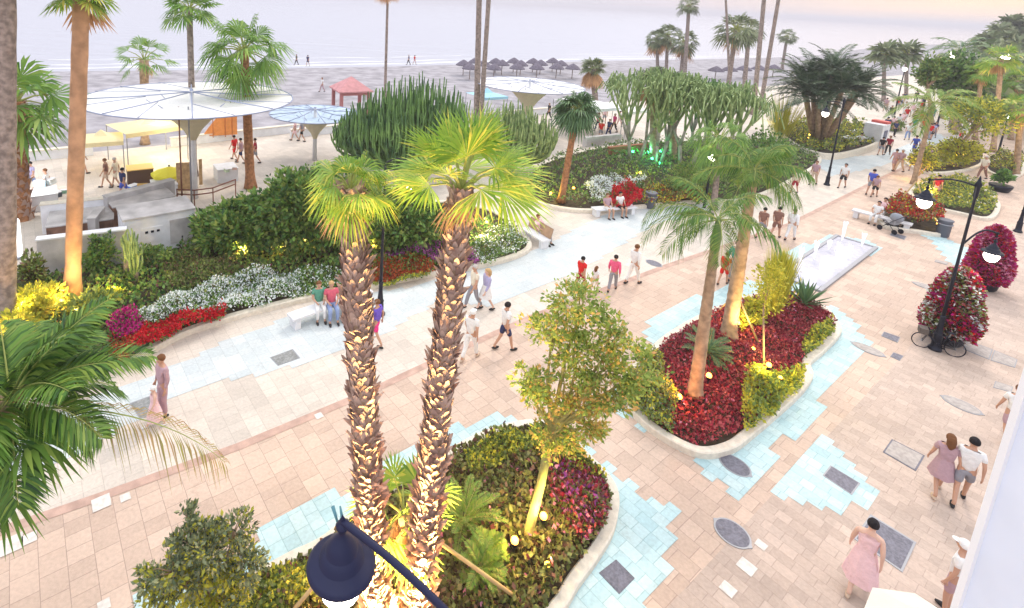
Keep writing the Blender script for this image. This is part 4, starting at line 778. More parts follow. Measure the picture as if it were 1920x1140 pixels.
# near lantern, seen from above
pn = CAM+5.3*ray(640, 1058); nb_ = CAM+5.1*ray(850, 1420)
t = thing('street_lamp', (nb_[0], nb_[1], 0), 0, 'close dark blue lantern seen from above on its curved arm', 'street lamp', 'black street lamps of the promenade')
zt = pn[2]
MB().lathe([(.2, 0), (.2, .1), (.13, .2), (.12, .9), (.07, 1.2), (.06, 3), (.045, zt-.1), (.07, zt), (.0, zt+.1)], n=14).build('pole', navy, t, True)
rel = pn-nb_; rel[2] = zt
lantern(t, tuple(rel), 1., power=25)
a = MB(); arm(a, (0, 0, zt-.0), rel+(0, 0, .50), .036, .06, 14); a.build('arm', navy, t, True)
MB().tube([rel+(.0, 0, .52), rel+(-.03, .03, .64)], [.018, .008], 6).tube([rel+(-.05, .0, .5), rel+(-.10, .04, .62)], [.012, .02], 6).build('finial', mat('verdigris', (.1, .25, .3), .5), t, True)

# ================================================================== covers in the paving
def quadcover(label, pts, m, z=.016, frame=None):
    w_ = [gp(*q) for q in pts]; c = sum(w_)/4; t = thing('manhole_cover', (c[0], c[1], 0), 0, label, 'manhole cover', 'covers let into the paving')
    def ring(k, z0_, z1_): return [((q-c)[0]*k, (q-c)[1]*k) for q in w_]
    MB().prism(ring(1.0, 0, 0)[::-1] if False else ring(1., 0, 0), .003, z, 0).build('frame', frame or grey, t)
    MB().prism(ring(.9, 0, 0), z-.004, z+.004, 0).build('lid', m, t); return t
def ovalcover(label, c_, rx, ry0, ang=-radians(54), m=coverm):
    ry = ry0*1.32; rx = rx*.92
    c = gp(*c_); t = thing('manhole_cover', (c[0], c[1], 0), ang, label, 'manhole cover', 'covers let into the paving'); p1 = []; p2 = []
    for i in range(28):
        a = 2*pi*i/28; x = cos(a); y = sin(a); k = 1+(.12 if i % 14 == 0 else 0); p1.append((rx*x*k, ry*y)); p2.append((rx*.9*x, ry*.88*y))
    MB().prism(p1, .003, .018).build('frame', grey, t); MB().prism(p2, .01, .024).build('lid', m, t); return t
quadcover('big dark grey cover behind the woman in pink', [(1632, 965), (1718, 1018), (1692, 1074), (1600, 1010)], coverm)
quadcover('grey stone cover near the strolling couple at the right', [(1672, 824), (1734, 855), (1717, 884), (1655, 848)], coverl, frame=coverm)
quadcover('grey cover ringed by blue paving', [(1557, 873), (1613, 907), (1597, 929), (1542, 892)], coverm)
quadcover('dark square cover at the bottom beside the front bed', [(1155, 1050), (1190, 1085), (1161, 1115), (1123, 1075)], coverm, frame=coverm)
quadcover('grey cover in the pale paving left of the shaggy trunks', [(506, 671), (549, 655), (563, 672), (521, 687)], mat('mid_cover', (.26, .27, .27), .7, var=.3, scale=15))
quadcover('grey cover beside the stooping figure at the left', [(243, 757), (287, 741), (300, 775), (262, 786)], mat('mid_cover', (.3, .3, .3)))
quadcover('small dark rectangular cover left of the bicycle', [(1657, 622), (1688, 633), (1683, 643), (1652, 630)], coverm)
quadcover('smallest dark cover below the rectangular one left of the bicycle', [(1675, 661), (1694, 668), (1687, 677), (1669, 669)], coverm)
quadcover('long grey slab right of the bicycle', [(1812, 638), (1862, 656), (1855, 675), (1806, 655)], coverl)
quadcover('second long grey slab further right of the bicycle', [(1864, 657), (1908, 675), (1903, 690), (1857, 676)], coverl)
quadcover('grey cover by the man in white at the right edge', [(1866, 715), (1900, 726), (1896, 736), (1862, 727)], coverl)
quadcover('thin grey drain cover beyond the potted flower towers', [(1755, 487), (1778, 493), (1775, 497), (1752, 491)], coverl)
quadcover('grey cover in front of the pushchair', [(1672, 436), (1700, 444), (1696, 450), (1668, 441)], coverm)
ovalcover('dark oval cover below the burgundy bed', (1378, 873), .40, .23); ovalcover('dark oval cover in the pink paving at the bottom right', (1373, 1000), .40, .25)
ovalcover('grey oval cover at the edge of the blue paving', (1627, 655), .50, .20, m=coverl); ovalcover('grey oval cover in front of the man in white at right', (1803, 760), .48, .22, m=coverl)
ovalcover('small dark cover under the drooping palm frond', (1226, 494), .4, .2); ovalcover('faint oval cover left of the potted flower towers', (1735, 537), .45, .2, m=coverl)

# ================================================================== fountain
fq = [gp(*q) for q in [(1492, 500), (1582, 449), (1642, 466), (1537, 547)]]
o_ = fq[3]; e1 = (fq[2]-fq[3]); e1[2] = 0; Lf = np.linalg.norm(e1); e1 /= Lf; e2 = np.array([-e1[1], e1[0], 0]); Wf = 1.62; cf = o_+e1*Lf/2+e2*Wf/2; rzf = atan2(e1[1], e1[0])
t = thing('fountain', (cf[0], cf[1], 0), rzf, 'low rectangular fountain with lit white water jets', 'fountain')
fr = MB()
for s in (-1, 1): fr.box((0, s*Wf/2, .04), (Lf+.16, .16, .12)); fr.box((s*Lf/2, 0, .038), (.16, Wf-.16, .11))
fr.build('rim', grey, t, bevel=.01)
MB().box((0, 0, .02), (Lf-.18, Wf-.18, .02)).build('basin', mat('basin_tile', (.40, .36, .46), .3, var=.1), t)
wt = MB(); wt.box((0, 0, .05), (Lf-.17, Wf-.17, .02)); wt.build('water', mat('fountain_water', (.50, .50, .57), .12, var=.1, scale=5, bump=.4), t)
jm = mat('water_jet', (.95, .93, 1.), .3, emit=.35, trans=.5); rg = np.random.default_rng(2)
for i in range(4):
    for j in range(2):
        x, y = (-.38+.25*i)*Lf+.3, (-.25+.5*j)*Wf; h_ = .75+.35*sin(i*2+j); n_ = 200; tt = rg.uniform(0, 1, n_)**.8; a = rg.uniform(0, 2*pi, n_); rr = .015+.07*tt
        C = np.stack([x+np.cos(a)*rr, y+np.sin(a)*rr, .06+tt*h_], 1); V = leafcloud(C, np.tile([0, 0, 1.], (n_, 1)), .16, .12, .12)
        npmesh('water_jet', V, 4, [jm], [0]*n_, t)
for i in range(3):
    li = bpy.data.lights.new('fountain_light', 'POINT'); li.energy = 5; li.color = (.92, .85, 1); li.shadow_soft_size = .3; lo = bpy.data.objects.new('fountain_light', li); COL.objects.link(lo); lo.parent = t; lo.location = ((-.3+.3*i)*Lf, 0, .5)

# ================================================================== flower towers
def tower(label, b, hpx_, wpx_, cols, seed):
    p = gp(*b); hh = px(hpx_, p)*1.05; ww = px(wpx_, p)*.9; t = thing('flower_tower', p, 0, label, 'flower tower', 'tall cone shaped flower planters'); rg = np.random.default_rng(seed)
    MB().lathe([(ww*.5, 0), (ww*.58, .08), (ww*.66, .36), (ww*.7, .4), (ww*.6, .4)], n=18).build('pot', black, t, True)
    n_ = 6500; z = rg.uniform(.13, 1, n_); prof = lambda q: np.interp(q, [0, .12, .25, .55, .8, .93, 1.], [.6, .8, 1., .86, .62, .42, .05]); a = rg.uniform(0, 2*pi, n_); r = ww*prof(z)*rg.uniform(.85, 1.05, n_)*(1+.06*np.sin(a*5+z*14))
    C = np.stack([np.cos(a)*r, np.sin(a)*r, z*hh], 1); D = np.stack([np.cos(a), np.sin(a), .3+0*a], 1)
    blot = (np.sin(a*2+z*9+seed)+rg.normal(size=n_)*.6); mi = np.digitize(blot, np.linspace(-1.1, 1.1, len(cols)-1)); npmesh('flowers', leafcloud(C, D, .11, .8, .5), 4, cols, mi, t)
    core = MB(); core.lathe([(ww*.55, .38), (ww*.84, hh*.25), (ww*.7, hh*.55), (ww*.48, hh*.8), (ww*.28, hh*.93), (0, hh*.97)], n=14); core.build('soil_core', soil, t)
    return t
tower('cone of magenta and dark red flowers in a black pot', (1843, 540), 118, 35, [leafrd, fmag, fred, fmag, fpink, leafrd], 1)
tower('cone of mixed white, red and pink flowers behind the bicycle', (1772, 640), 142, 46, [leafmd, leafrd, fwhite, leafrd, leafbr, fmag, fred], 2)
for i, (u, v, lb) in enumerate([(1874, 350, 'dark plant pot near the far right beds')]):
    p = gp(u, v+8); t = thing('plant_pot', p, 0, lb, 'plant pot'); MB().lathe([(.45, 0), (.6, .3), (.62, .45), (.55, .45)], n=14).build('pot', black, t, True)
    V, _ = crown_leaves((.5, .5, .55), 20, 30, .22, 3); npmesh('foliage', V+(0, 0, 1.), 4, [leafdk], [0]*len(V), t)

# ================================================================== bicycle
def bicycle(label, w1, w2):
    a, c = gp(*w1), gp(*w2); d = c-a; Lb = np.linalg.norm(d); rz = atan2(d[1], d[0]); t = thing('bicycle', (a+c)/2, rz, label, 'bicycle'); s = Lb/1.05; r = .33*s
    for i, x in enumerate((-Lb/2, Lb/2)):
        ty = MB(); N_ = 26
        ty.tube([(x+r*cos(2*pi*k/N_), 0, r+r*sin(2*pi*k/N_)) for k in range(N_+1)], .021*s, 6, cap=False); w_ = ty.build('wheel', black, t, True)
        sp_ = MB()
        for k in range(14): sp_.tube([(x, .01*(-1)**k, r), (x+r*.97*cos(2*pi*k/14), 0, r+r*.97*sin(2*pi*k/14))], .003, 3)
        sp_.tube([(x, -.05, r), (x, .05, r)], .02, 8); sp_.build('spokes', grey, w_)
    R_, Fw = np.array([Lb/2, 0, r]), np.array([-Lb/2, 0, r]); B_ = np.array([.08*s, 0, .28*s]); S_ = np.array([.22*s, 0, .80*s]); Hh = np.array([-.36*s, 0, .82*s]); H2 = np.array([-.39*s, 0, .66*s])
    f = MB()
    for p_, q_, rr in ((B_, S_, .018), (B_, H2, .02), (S_*[.92, 1, .95], Hh, .017), (H2, Hh, .02)): f.tube([p_, q_], rr, 7)
    for y in (-.05, .05):
        f.tube([R_+(0, y, 0), B_+(0, y*.4, 0)], .01, 5); f.tube([R_+(0, y, 0), S_*.97+(0, y*.3, 0)], .009, 5); f.tube([Fw+(0, y, 0), H2+(0, y*.6, 0), H2], .012, 5)
    f.build('frame', black, t, True)
    h_ = MB(); h_.tube([Hh, Hh+(-.03, 0, .14)], .014, 6); h_.tube([Hh+(.1, -.28, .12), Hh+(-.04, -.12, .14), Hh+(-.04, .12, .14), Hh+(.1, .28, .12)], .013, 6); h_.build('handlebar', black, t, True)
    s_ = MB(); s_.tube([S_, S_+(.02, 0, .12)], .014, 6); s_.ball(tuple(S_+(.05, 0, .15)), .1, 10, sq=(1.3, .65, .35)); s_.build('saddle', black, t, True)
    p_ = MB(); p_.tube([B_+(0, -.07, 0), B_+(0, .07, 0)], .02, 8); p_.lathe([(.09, -.004), (.09, .004)], c=(0, 0, 0), n=14); o = p_
    p2 = MB(); p2.tube([B_+(0, -.07, 0), B_+(0, .07, 0)], .02, 8); p2.tube([B_+(0, .07, 0), B_+(.1, .08, -.12)], .01, 5); p2.tube([B_+(0, -.07, 0), B_+(-.1, -.08, .12)], .01, 5)
    p2.box(tuple(B_+(.1, .13, -.12)), (.09, .08, .02)); p2.box(tuple(B_+(-.1, -.13, .12)), (.09, .08, .02)); p2.build('pedals', black, t)
    b2 = MB(); b2.box((Hh[0]-.16, 0, Hh[2]-.02), (.24, .30, .2)); b2.build('basket', mat('wicker', (.12, .1, .09), .8, var=.4, scale=40), t)
    return t
bicycle('black bicycle leaning at the foot of the tall lamp post', (1725, 650), (1787, 668))

# ================================================================== bins, benches
def bin_(label, b, s=1.):
    p = gp(*b); t = thing('litter_bin', p, .3, label, 'litter bin', 'dark litter bins'); MB().lathe([(.2*s, 0), (.24*s, .05), (.26*s, .75*s), (.29*s, .78*s), (.29*s, .82*s), (.22*s, .82*s)], n=16).build('body', mat('dark_bin', (.12, .13, .16), .5), t, True)
    MB().lathe([(.0, .70*s), (.215*s, .70*s)], n=16).build('liner', black, t); MB().lathe([(.3*s, .6*s), (.3*s, .64*s)], n=16).build('band', grey, t, True); return t
bin_('grey litter bin on the kerb right of the red flower mound', (1218, 390), 1.15); bin_('dark litter bin at the end of the rust red hedge', (1766, 443), 1.15)
def bench(label, b, rz, m=whitew, back=True, L_=1.9):
    p = gp(*b); t = thing('bench', p, rz, label, 'bench', 'pale stone benches by the beds')
    MB().box((0, 0, .42), (L_, .5, .09)).build('seat', m, t, bevel=.02)
    for s in (-1, 1): MB().box((s*(L_/2-.2), 0, .19), (.22, .42, .37)).build('leg', m, t, bevel=.02)
    if back:
        bk = MB(); bk.box((0, .0, 0), (L_, .05, .5)); o = bk.build('backrest', mat('bench_slats', (.3, .2, .14), .7, var=.2), t, bevel=.01); o.location = (0, .26, .72); o.rotation_euler = (-.25, 0, 0)
    return t
rzB = GA
bench('white stone bench with two people beside the red flower mound', (1150, 403), rzB-.35, back=False, L_=2.6)
bench('bench with a wooden back holding a reclining person', (1003, 455), radians(-62), L_=1.6)
bench('bench under the seated couple before the white flowers', (622, 588), radians(40), back=False, L_=3.2)
bench('bench left of the pushchair with seated people', (1650, 420), radians(-50), back=False, L_=2.6)
# pushchair
p = gp(1668, 434); t = thing('pushchair', p, radians(200), 'grey pushchair standing by the rust red hedge', 'pushchair'); ch = MB()
for x in (-.25, .25):
    ch.tube([(x, -.35, .12), (x, .1, .6), (x, .55, 1.05)], .015, 6); ch.tube([(x, .35, .12), (x, 0, .5), (x, -.2, .62)], .015, 6)
ch.tube([(-.25, .55, 1.05), (.25, .55, 1.05)], .02, 6); ch.build('frame', black, t, True)
for x in (-.27, .27):
    for y in (-.35, .35): MB().tube([(x-.02, y, .13), (x+.02, y, .13)], .13, 14).build('wheel', black, t)
MB().box((0, 0, .5), (.42, .5, .08)).box((0, .22, .72), (.42, .08, .45)).build('seat', grey, t, bevel=.02)
hd = MB(); hd.ball((0, .18, .85), .32, 12, sq=(.75, 1, .8)); hd.build('hood', mat('grey_fabric', (.25, .27, .31), .9), t, True)

# ================================================================== bamboo supports
def pole(label, a, b, r=.035, ra=.1, hb=None, top=None):
    p0 = gp(*a, .2); p1 = hp(*b, p0) if top is None else np.array(top); t = MB().tube([(0, 0, 0), (p1-p0)*.5+(0, 0, .0), p1-p0], r, 7).build('support_pole', cane, loc=tuple(p0), smooth=True)
    tag(t, label, 'pole', 'bamboo poles propping the young palms'); return t
p0 = gp(985, 1133, .2); pole('bamboo pole leaning on the right golden trunk', (985, 1133), (0, 0), top=hp(828, 1020, gp(800, 1130, .2)))
pole('bamboo pole below the near lantern, leaning left', (520, 1180), (0, 0), top=hp(600, 1085, gp(700, 1190, .2)))
pole('bamboo pole leaning between the tallest palm and the sapling', (1425, 650), (1384, 555)); pole('short bamboo pole beside the sapling', (1340, 590), (1370, 560), .025)
pole('thin pole propping the leaning palm at the right, left side', (1670, 395), (1718, 340)); pole('thin pole propping the leaning palm at the right, right side', (1735, 395), (1722, 345))

# ================================================================== neighbouring white building at the right
wc = CAM+4.2*ray(1786, 1140); cz = Vector((wc[0], wc[1], 0))
t = thing('building_wall', (wc[0], wc[1], 0), 0, 'white wall of the neighbouring building cutting the lower right corner', 'building')
MB().box((3.0, -3.0, 8), (6, 6, 16)).build('wall', mat('cool_white_render', (.72, .78, .90), .85, var=.05, scale=2, bump=.15), t, bevel=.01)
MB().box((-.012, -.03, 8), (.03, .05, 16)).build('corner_bead', mat('white_bead', (.85, .86, .88), .6), t)

# ================================================================== parasol bottom right
def parasol(label, c, r, m, h=None, name='parasol', nseg=8, base=None, drop=.45, val=.16):
    t = thing(name, (c[0], c[1], 0), .3, label, 'parasol'); z = c[2]; b_ = MB(); vs = [(0, 0, z)]
    for i in range(nseg): a = 2*pi*i/nseg; vs.append((r*cos(a), r*sin(a), z-drop))
    for i in range(nseg): a = 2*pi*i/nseg; vs.append((r*cos(a), r*sin(a), z-drop-val))
    b_.add(vs, [(0, 1+i, 1+(i+1) % nseg) for i in range(nseg)]+[(1+i, 1+nseg+i, 1+nseg+(i+1) % nseg, 1+(i+1) % nseg) for i in range(nseg)])
    b_.build('canopy', m, t); MB().tube([(0, 0, 0), (0, 0, z+.05)], .03, 8).ball((0, 0, z+.05), .06, 8).build('pole', grey, t, True)
    s_ = MB()
    for i in range(nseg): a = 2*pi*i/nseg; s_.tube([(0, 0, z-.03), (r*.97*cos(a), r*.97*sin(a), z-drop-.03)], .012, 4)
    s_.build('ribs', grey, t); MB().lathe([(.3, 0), (.3, .06), (.06, .1), (.05, .3)], n=14).build('base', grey, t, True); return t
parasol('cream parasol cut by the bottom edge beside the white wall', gp(1762, 1165, 2.3), .85, mat('cream_canvas', (.80, .77, .68), .9, var=.05, trans=.2))

# ================================================================== beach promenade structures
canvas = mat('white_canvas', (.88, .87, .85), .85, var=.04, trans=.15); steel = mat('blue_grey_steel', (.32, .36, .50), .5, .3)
def mushroom(label, b, c, r_px, zlow_px, m, hgt=None, op=1., cat='canopy', tilt=0):
    p = gp(*b); C = hp(*c, p); z = C[2]; r = px(r_px, p); zl = hp(c[0], zlow_px, p)[2]; t = thing('shade_canopy', p, .2, label, cat, 'round membrane canopies on the promenade')
    rr = r*.42; b_ = MB(); b_.lathe([(rr, z-.27), (r*.75, z-.12), (r, z-.03), (r, z), (r*.75, z-.10), (rr, z-.25)], n=44); b_.build('membrane', m, t)
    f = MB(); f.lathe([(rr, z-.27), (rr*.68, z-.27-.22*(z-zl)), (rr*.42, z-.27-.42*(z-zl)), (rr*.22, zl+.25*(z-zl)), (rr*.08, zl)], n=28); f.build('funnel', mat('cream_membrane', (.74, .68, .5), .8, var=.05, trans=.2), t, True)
    MB().tube([(0, 0, 0), (0, 0, z+.35)], [.16, .1], 12).build('post', whitew, t, True)
    MB().tube([(0, 0, zl+.6), (0, 0, z+.45)], .09, 10).build('mast', steel, t, True)
    q = MB(); q.tube([(r*cos(2*pi*k/40), r*sin(2*pi*k/40), z) for k in range(41)], .035, 6, cap=False); q.build('rim', steel, t, True)
    for k in range(8):
        a = 2*pi*k/8+.2; a2 = a+.35; s_ = MB(); s_.tube([(0, 0, z+.3), (r*.5*cos(a), r*.5*sin(a), z+.12), (r*cos(a), r*sin(a), z+.04)], .03, 6)
        s_.tube([(rr*cos(a), rr*sin(a), z+.1), (r*cos(a2), r*sin(a2), z+.05)], .02, 5); s_.tube([(rr*.2*cos(a), rr*.2*sin(a), zl+.9), (rr*cos(a), rr*sin(a), z-.05)], .022, 5); s_.build('strut', steel, t, True)
    return t
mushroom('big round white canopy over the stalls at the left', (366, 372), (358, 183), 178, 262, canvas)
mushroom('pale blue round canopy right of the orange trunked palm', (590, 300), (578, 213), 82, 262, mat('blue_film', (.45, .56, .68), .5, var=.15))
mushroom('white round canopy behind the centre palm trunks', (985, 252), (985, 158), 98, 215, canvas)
mushroom('white round canopy behind the leaning small palm', (1080, 262), (1050, 180), 70, 230, canvas) if False else None
def slab(name, label, cat, pts, z0, z1, m, thick=.06, group=None):
    """upright panel along ground pixels pts"""
    a, c = gp(*pts[0]), gp(*pts[1]); d = c-a; o = MB().box((0, 0, (z0+z1)/2), (np.linalg.norm(d), thick, z1-z0)).build(name, m, loc=tuple((a+c)/2), bevel=.008); o.rotation_euler = (0, 0, atan2(d[1], d[0])); return tag(o, label, cat, group)
orange = mat('orange_panel', (.62, .24, .07), .7, var=.15, scale=3)
p = gp(415, 262); q = MB(); 
pa, pb = gp(380, 268), gp(445, 264); Lp = np.linalg.norm(pb-pa); hz = hp(443, 203, pb)[2]; k_ = [(-Lp/2, 0, .5), (Lp/2, 0, .5), (Lp/2, 0, hz), (Lp*.2, 0, hz*.93), (-Lp*.1, 0, hz*.72), (-Lp*.35, 0, hz*.42)]
q.add([(x, -.05, z) for x, y, z in k_]+[(x, .05, z) for x, y, z in k_], [(0, 1, 2, 3, 4, 5), (11, 10, 9, 8, 7, 6)]+[(i, 6+i, 6+(i+1) % 6, (i+1) % 6) for i in range(6)])
t = thing('wind_screen', (pa+pb)/2, atan2(pb[1]-pa[1], pb[0]-pa[0]), 'orange boarded wind screen behind the big canopy', 'screen'); q.build('panel', orange, t)
for x in (-.2, .15, .35): MB().box((Lp*x, -.07, hz*.45), (.05, .04, hz*.6)).build('batten', mat('dark_orange', (.4, .13, .04), .7), t)
# low white wall along the sand
for a, b_, lb in [((-60, 312), (175, 290), 'low white wall before the sand, left stretch'), ((320, 275), (560, 247), 'low white wall before the sand under the canopies'), ((545, 258), (660, 245), 'low white wall before the sand right of the orange trunked palm'), ((890, 225), (1120, 205), 'low white wall before the sand behind the centre palms')]:
    A1, B1_ = gp(*a), gp(*b_); d = B1_-A1; ln = np.linalg.norm(d); t = thing('low_wall', (A1+B1_)/2, atan2(d[1], d[0]), lb, 'wall', 'low white walls along the sand'); MB().box((0, 0, .3), (ln, .3, .6)).build('wall', whitew, t); MB().box((0, 0, .63), (ln+.05, .4, .06)).build('coping', kerbm, t)
# tents and stalls
tentm = mat('pale_yellow_canvas', (.78, .70, .44), .9, var=.05, trans=.2)
def tent(label, a, b_, apex, m, depth_=3.2, zt=2.3, group='market tents on the promenade'):
    A1, B1_ = gp(*a), gp(*b_); d = B1_-A1; ln = np.linalg.norm(d); rz = atan2(d[1], d[0]); c = (A1+B1_)/2+np.array([-sin(rz), cos(rz), 0])*depth_/2; t = thing('market_tent', c, rz, label, 'tent', group); x, y = ln/2, depth_/2
    za = max(zt+.5, hp(*apex, c)[2]); b2 = MB(); b2.add([(-x, -y, zt), (x, -y, zt), (x, y, zt), (-x, y, zt), (-x*.3, -y*.3, zt+(za-zt)*.35), (x*.3, -y*.3, zt+(za-zt)*.35), (x*.3, y*.3, zt+(za-zt)*.35), (-x*.3, y*.3, zt+(za-zt)*.35), (0, 0, za)],
        [(0, 1, 5, 4), (1, 2, 6, 5), (2, 3, 7, 6), (3, 0, 4, 7), (4, 5, 8), (5, 6, 8), (6, 7, 8), (7, 4, 8)]); b2.add([(-x, -y, zt), (x, -y, zt), (x, -y, zt-.25), (-x, -y, zt-.25)], [(0, 3, 2, 1)]); b2.add([(x, -y, zt), (x, y, zt), (x, y, zt-.25), (x, -y, zt-.25)], [(0, 3, 2, 1)])
    b2.build('canopy', m, t)
    for sx in (-1, 1):
        for sy in (-1, 1): MB().tube([(sx*x*.97, sy*y*.97, 0), (sx*x*.97, sy*y*.97, zt)], .03, 6).build('leg', grey, t)
    return t
tent('pale yellow peaked tent between the tan palm and the canopy post', (240, 322), (355, 300), (295, 252), tentm)
tent('long pale yellow awning left of the peaked tent', (150, 330), (235, 322), (180, 284), tentm, 2.4, 1.9)
tent('white stall roof left of the small leaning palm', (1110, 262), (1165, 255), (1140, 188), whitew, 5, 2.6)
tent('light blue beach tent between the centre palm trunks', (905, 222), (950, 218), (925, 165), mat('sky_blue_canvas', (.35, .62, .80), .8), 3, 2.)
tent('white stall roof right of the small leaning palm', (1170, 262), (1215, 255), (1190, 200), canvas, 4, 2.4)
def table(name, label, a, b_, h, dp, m, top=None, cat='table', items=None, skirt=True):
    A1, B1_ = gp(*a), gp(*b_); d = B1_-A1; ln = np.linalg.norm(d); rz = atan2(d[1], d[0]); t = thing(name, (A1+B1_)/2, rz, label, cat)
    MB().box((0, dp/2, h), (ln, dp, .05)).build('table_top', m, t, bevel=.01)
    if skirt: MB().box((0, dp/2, h/2-.02), (ln*.96, dp*.92, h-.06)).build('table_skirt', top or m, t)
    else:
        for sx in (-1, 1):
            for sy in (.08, .92): MB().tube([(sx*ln*.46, dp*sy, 0), (sx*ln*.46, dp*sy, h)], .03, 6).build('leg', grey, t)
    return t, ln, rz
table('stall_counter', 'yellow topped counter with its shadow painted beneath, at the left stalls', (240, 352), (290, 346), .95, 1.1, mat('yellow_top', (.80, .52, .16), .6), mat('painted_shadow', (.12, .07, .05), .8), 'counter')  # dark box below the top is the desk's shadow put into colour
table('stall_table', 'white clothed table with goods left of the stalls', (60, 400), (112, 392), .8, 1.4, whitew)
table('stall_table', 'white clothed table beside the orange trunked palm', (408, 345), (448, 340), .8, 1.3, whitew)
table('stall_table', 'low white table in front of the yellow chair', (285, 372), (335, 366), .6, 1.3, whitew)
rg = random.Random(9)
for i, (u, v, c_, s, lb) in enumerate([(75, 350, (.55, .75, .85), .5, 'pale blue sack on the left market table'), (95, 345, (.75, .8, .8), .45, 'white bundle on the left market table'), (108, 368, (.1, .12, .16), .42, 'black crate at the right of the left market table'), (120, 362, (.3, .55, .4), .3, 'green box beside the black crate'), (66, 372, (.5, .3, .25), .4, 'brown bag by the leftmost stall'),
   (425, 322, (.5, .62, .45), .3, 'green trinkets on the white table by the orange trunk'), (440, 318, (.7, .5, .45), .25, 'pinkish trinkets on the white table by the orange trunk'), (250, 358, (.08, .22, .75), .55, 'blue cool box in front of the counter')]):
    p = gp(u, v, .83 if i not in (2, 3, 4, 7) else 0); m_ = mat('goods_%d' % i, c_, .7, var=.2)
    b2 = MB(); b2.box((0, 0, s*.3), (s, s*.7, s*.6)); b2.box((0, 0, s*.62), (s*1.04, s*.74, s*.06), m=1); nm = ['sack', 'bundle', 'crate', 'box', 'bag', 'goods', 'goods', 'cool_box'][i]
    o = b2.build(nm, [m_, whitew], loc=tuple(p), bevel=.03); o.rotation_euler = (0, 0, .5+i); tag(o, lb, nm.replace('_', ' '))
parasol('yellow parasol over the counter', hp(317, 312, gp(322, 350)), .95, mat('yellow_canvas', (.85, .80, .08), .8, trans=.3), drop=.35)
def chair(label, b, rz, m):
    p = gp(*b); t = thing('chair', p, rz, label, 'chair'); MB().box((0, 0, .45), (.5, .48, .05)).build('seat', m, t, bevel=.01); MB().box((0, .24, .75), (.5, .05, .5)).build('backrest', m, t, bevel=.02)
    for sx in (-1, 1):
        for sy in (-1, 1): MB().tube([(sx*.22, sy*.21, 0), (sx*.22, sy*.2, .45)], .02, 6).build('leg', m, t)
    return t
chair('wooden yellow chair in front of the counter', (270, 375), radians(200), mat('chair_wood', (.66, .42, .12), .6))
for a, b_, lb, h_ in [((332, 362), (358, 360), 'pale wood notice board beside the canopy post', 1.7), ((374, 350), (380, 349), 'narrow wood board right of the canopy post', 1.6)]: slab('notice_board', lb, 'board', (a, b_), .1, h_, wood)
# lit column sign at left
p = gp(34, 482); t = thing('light_box', p, radians(-20), 'glowing white rounded light box at the left edge', 'light box'); hb = px(78, p)
o = MB().box((0, 0, hb/2), (px(20, p), .25, hb)).build('lit_panel', mat('lit_panel', (.95, .98, 1.), emit=1.2), t, bevel=.12); MB().box((0, 0, .04), (px(24, p), .4, .08)).build('foot', grey, t)
# thin masts by the canopy
for u, v, tv, lb, m_ in [(342, 388, 200, 'thin brown flag mast left of the canopy post', mat('brown_mast', (.25, .12, .08))), (360, 396, 200, 'thin grey mast beside the canopy post', grey)]:
    p = gp(u, v); T = hp(u-8, tv, p); t = thing('mast', p, 0, lb, 'mast'); MB().tube([(0, 0, 0), (0, 0, T[2])], [.05, .035], 8).build('pole', m_, t, True); MB().lathe([(.12, 0), (.12, .03), (.05, .1)], n=10).build('foot', m_, t, True)
# white cabinet building, wall and brown steps
conc = mat('stained_concrete', (.50, .48, .48), .85, var=.3, scale=1.2, bump=.2); brown = mat('brown_stone', (.24, .13, .09), .85, var=.5, scale=2)
a, c = gp(236, 490), gp(367, 462); d = c-a; ln = np.linalg.norm(d); rz = atan2(d[1], d[0]); ctop = hp(367, 392, c)[2]; dpt = 1.6; nn = np.array([-sin(rz), cos(rz), 0])
t = thing('utility_cabinet', (a+c)/2+nn*dpt/2, rz, 'white masonry utility cabinet with three vents and a grey door', 'utility cabinet')
MB().box((0, 0, ctop/2), (ln, dpt, ctop)).build('body', whitew, t, bevel=.02); MB().box((0, 0, ctop+.04), (ln+.1, dpt+.1, .08)).build('roof', conc, t, bevel=.01)
dr = MB().box((ln*.30, -dpt/2-.012, ctop*.52), (ln*.34, .03, ctop*.62)).build('door', conc, t, bevel=.008); MB().box((ln*.30, -dpt/2-.05, ctop*.35), (.04, .05, .08)).build('handle', black, dr)
pn_ = MB().box((-ln*.12, -dpt/2-.01, ctop*.55), (ln*.3, .02, ctop*.38)).build('vent_panel', whitew, t)
for k in (-1, 0, 1): MB().box((-ln*.12+k*.22, -dpt/2-.03, ctop*.63), (.11, .03, .09)).build('vent', black, pn_)
a, c = gp(75, 522), gp(240, 498); d = c-a; ln = np.linalg.norm(d); rz = atan2(d[1], d[0]); wt_ = hp(70, 452, a)[2]
t = thing('retaining_wall', (a+c)/2, rz, 'stained white retaining wall left of the utility cabinet', 'wall'); MB().box((0, .15, wt_/2), (ln, .3, wt_)).build('wall', conc, t); MB().box((0, .15, wt_+.03), (ln+.06, .36, .06)).build('coping', whitew, t)
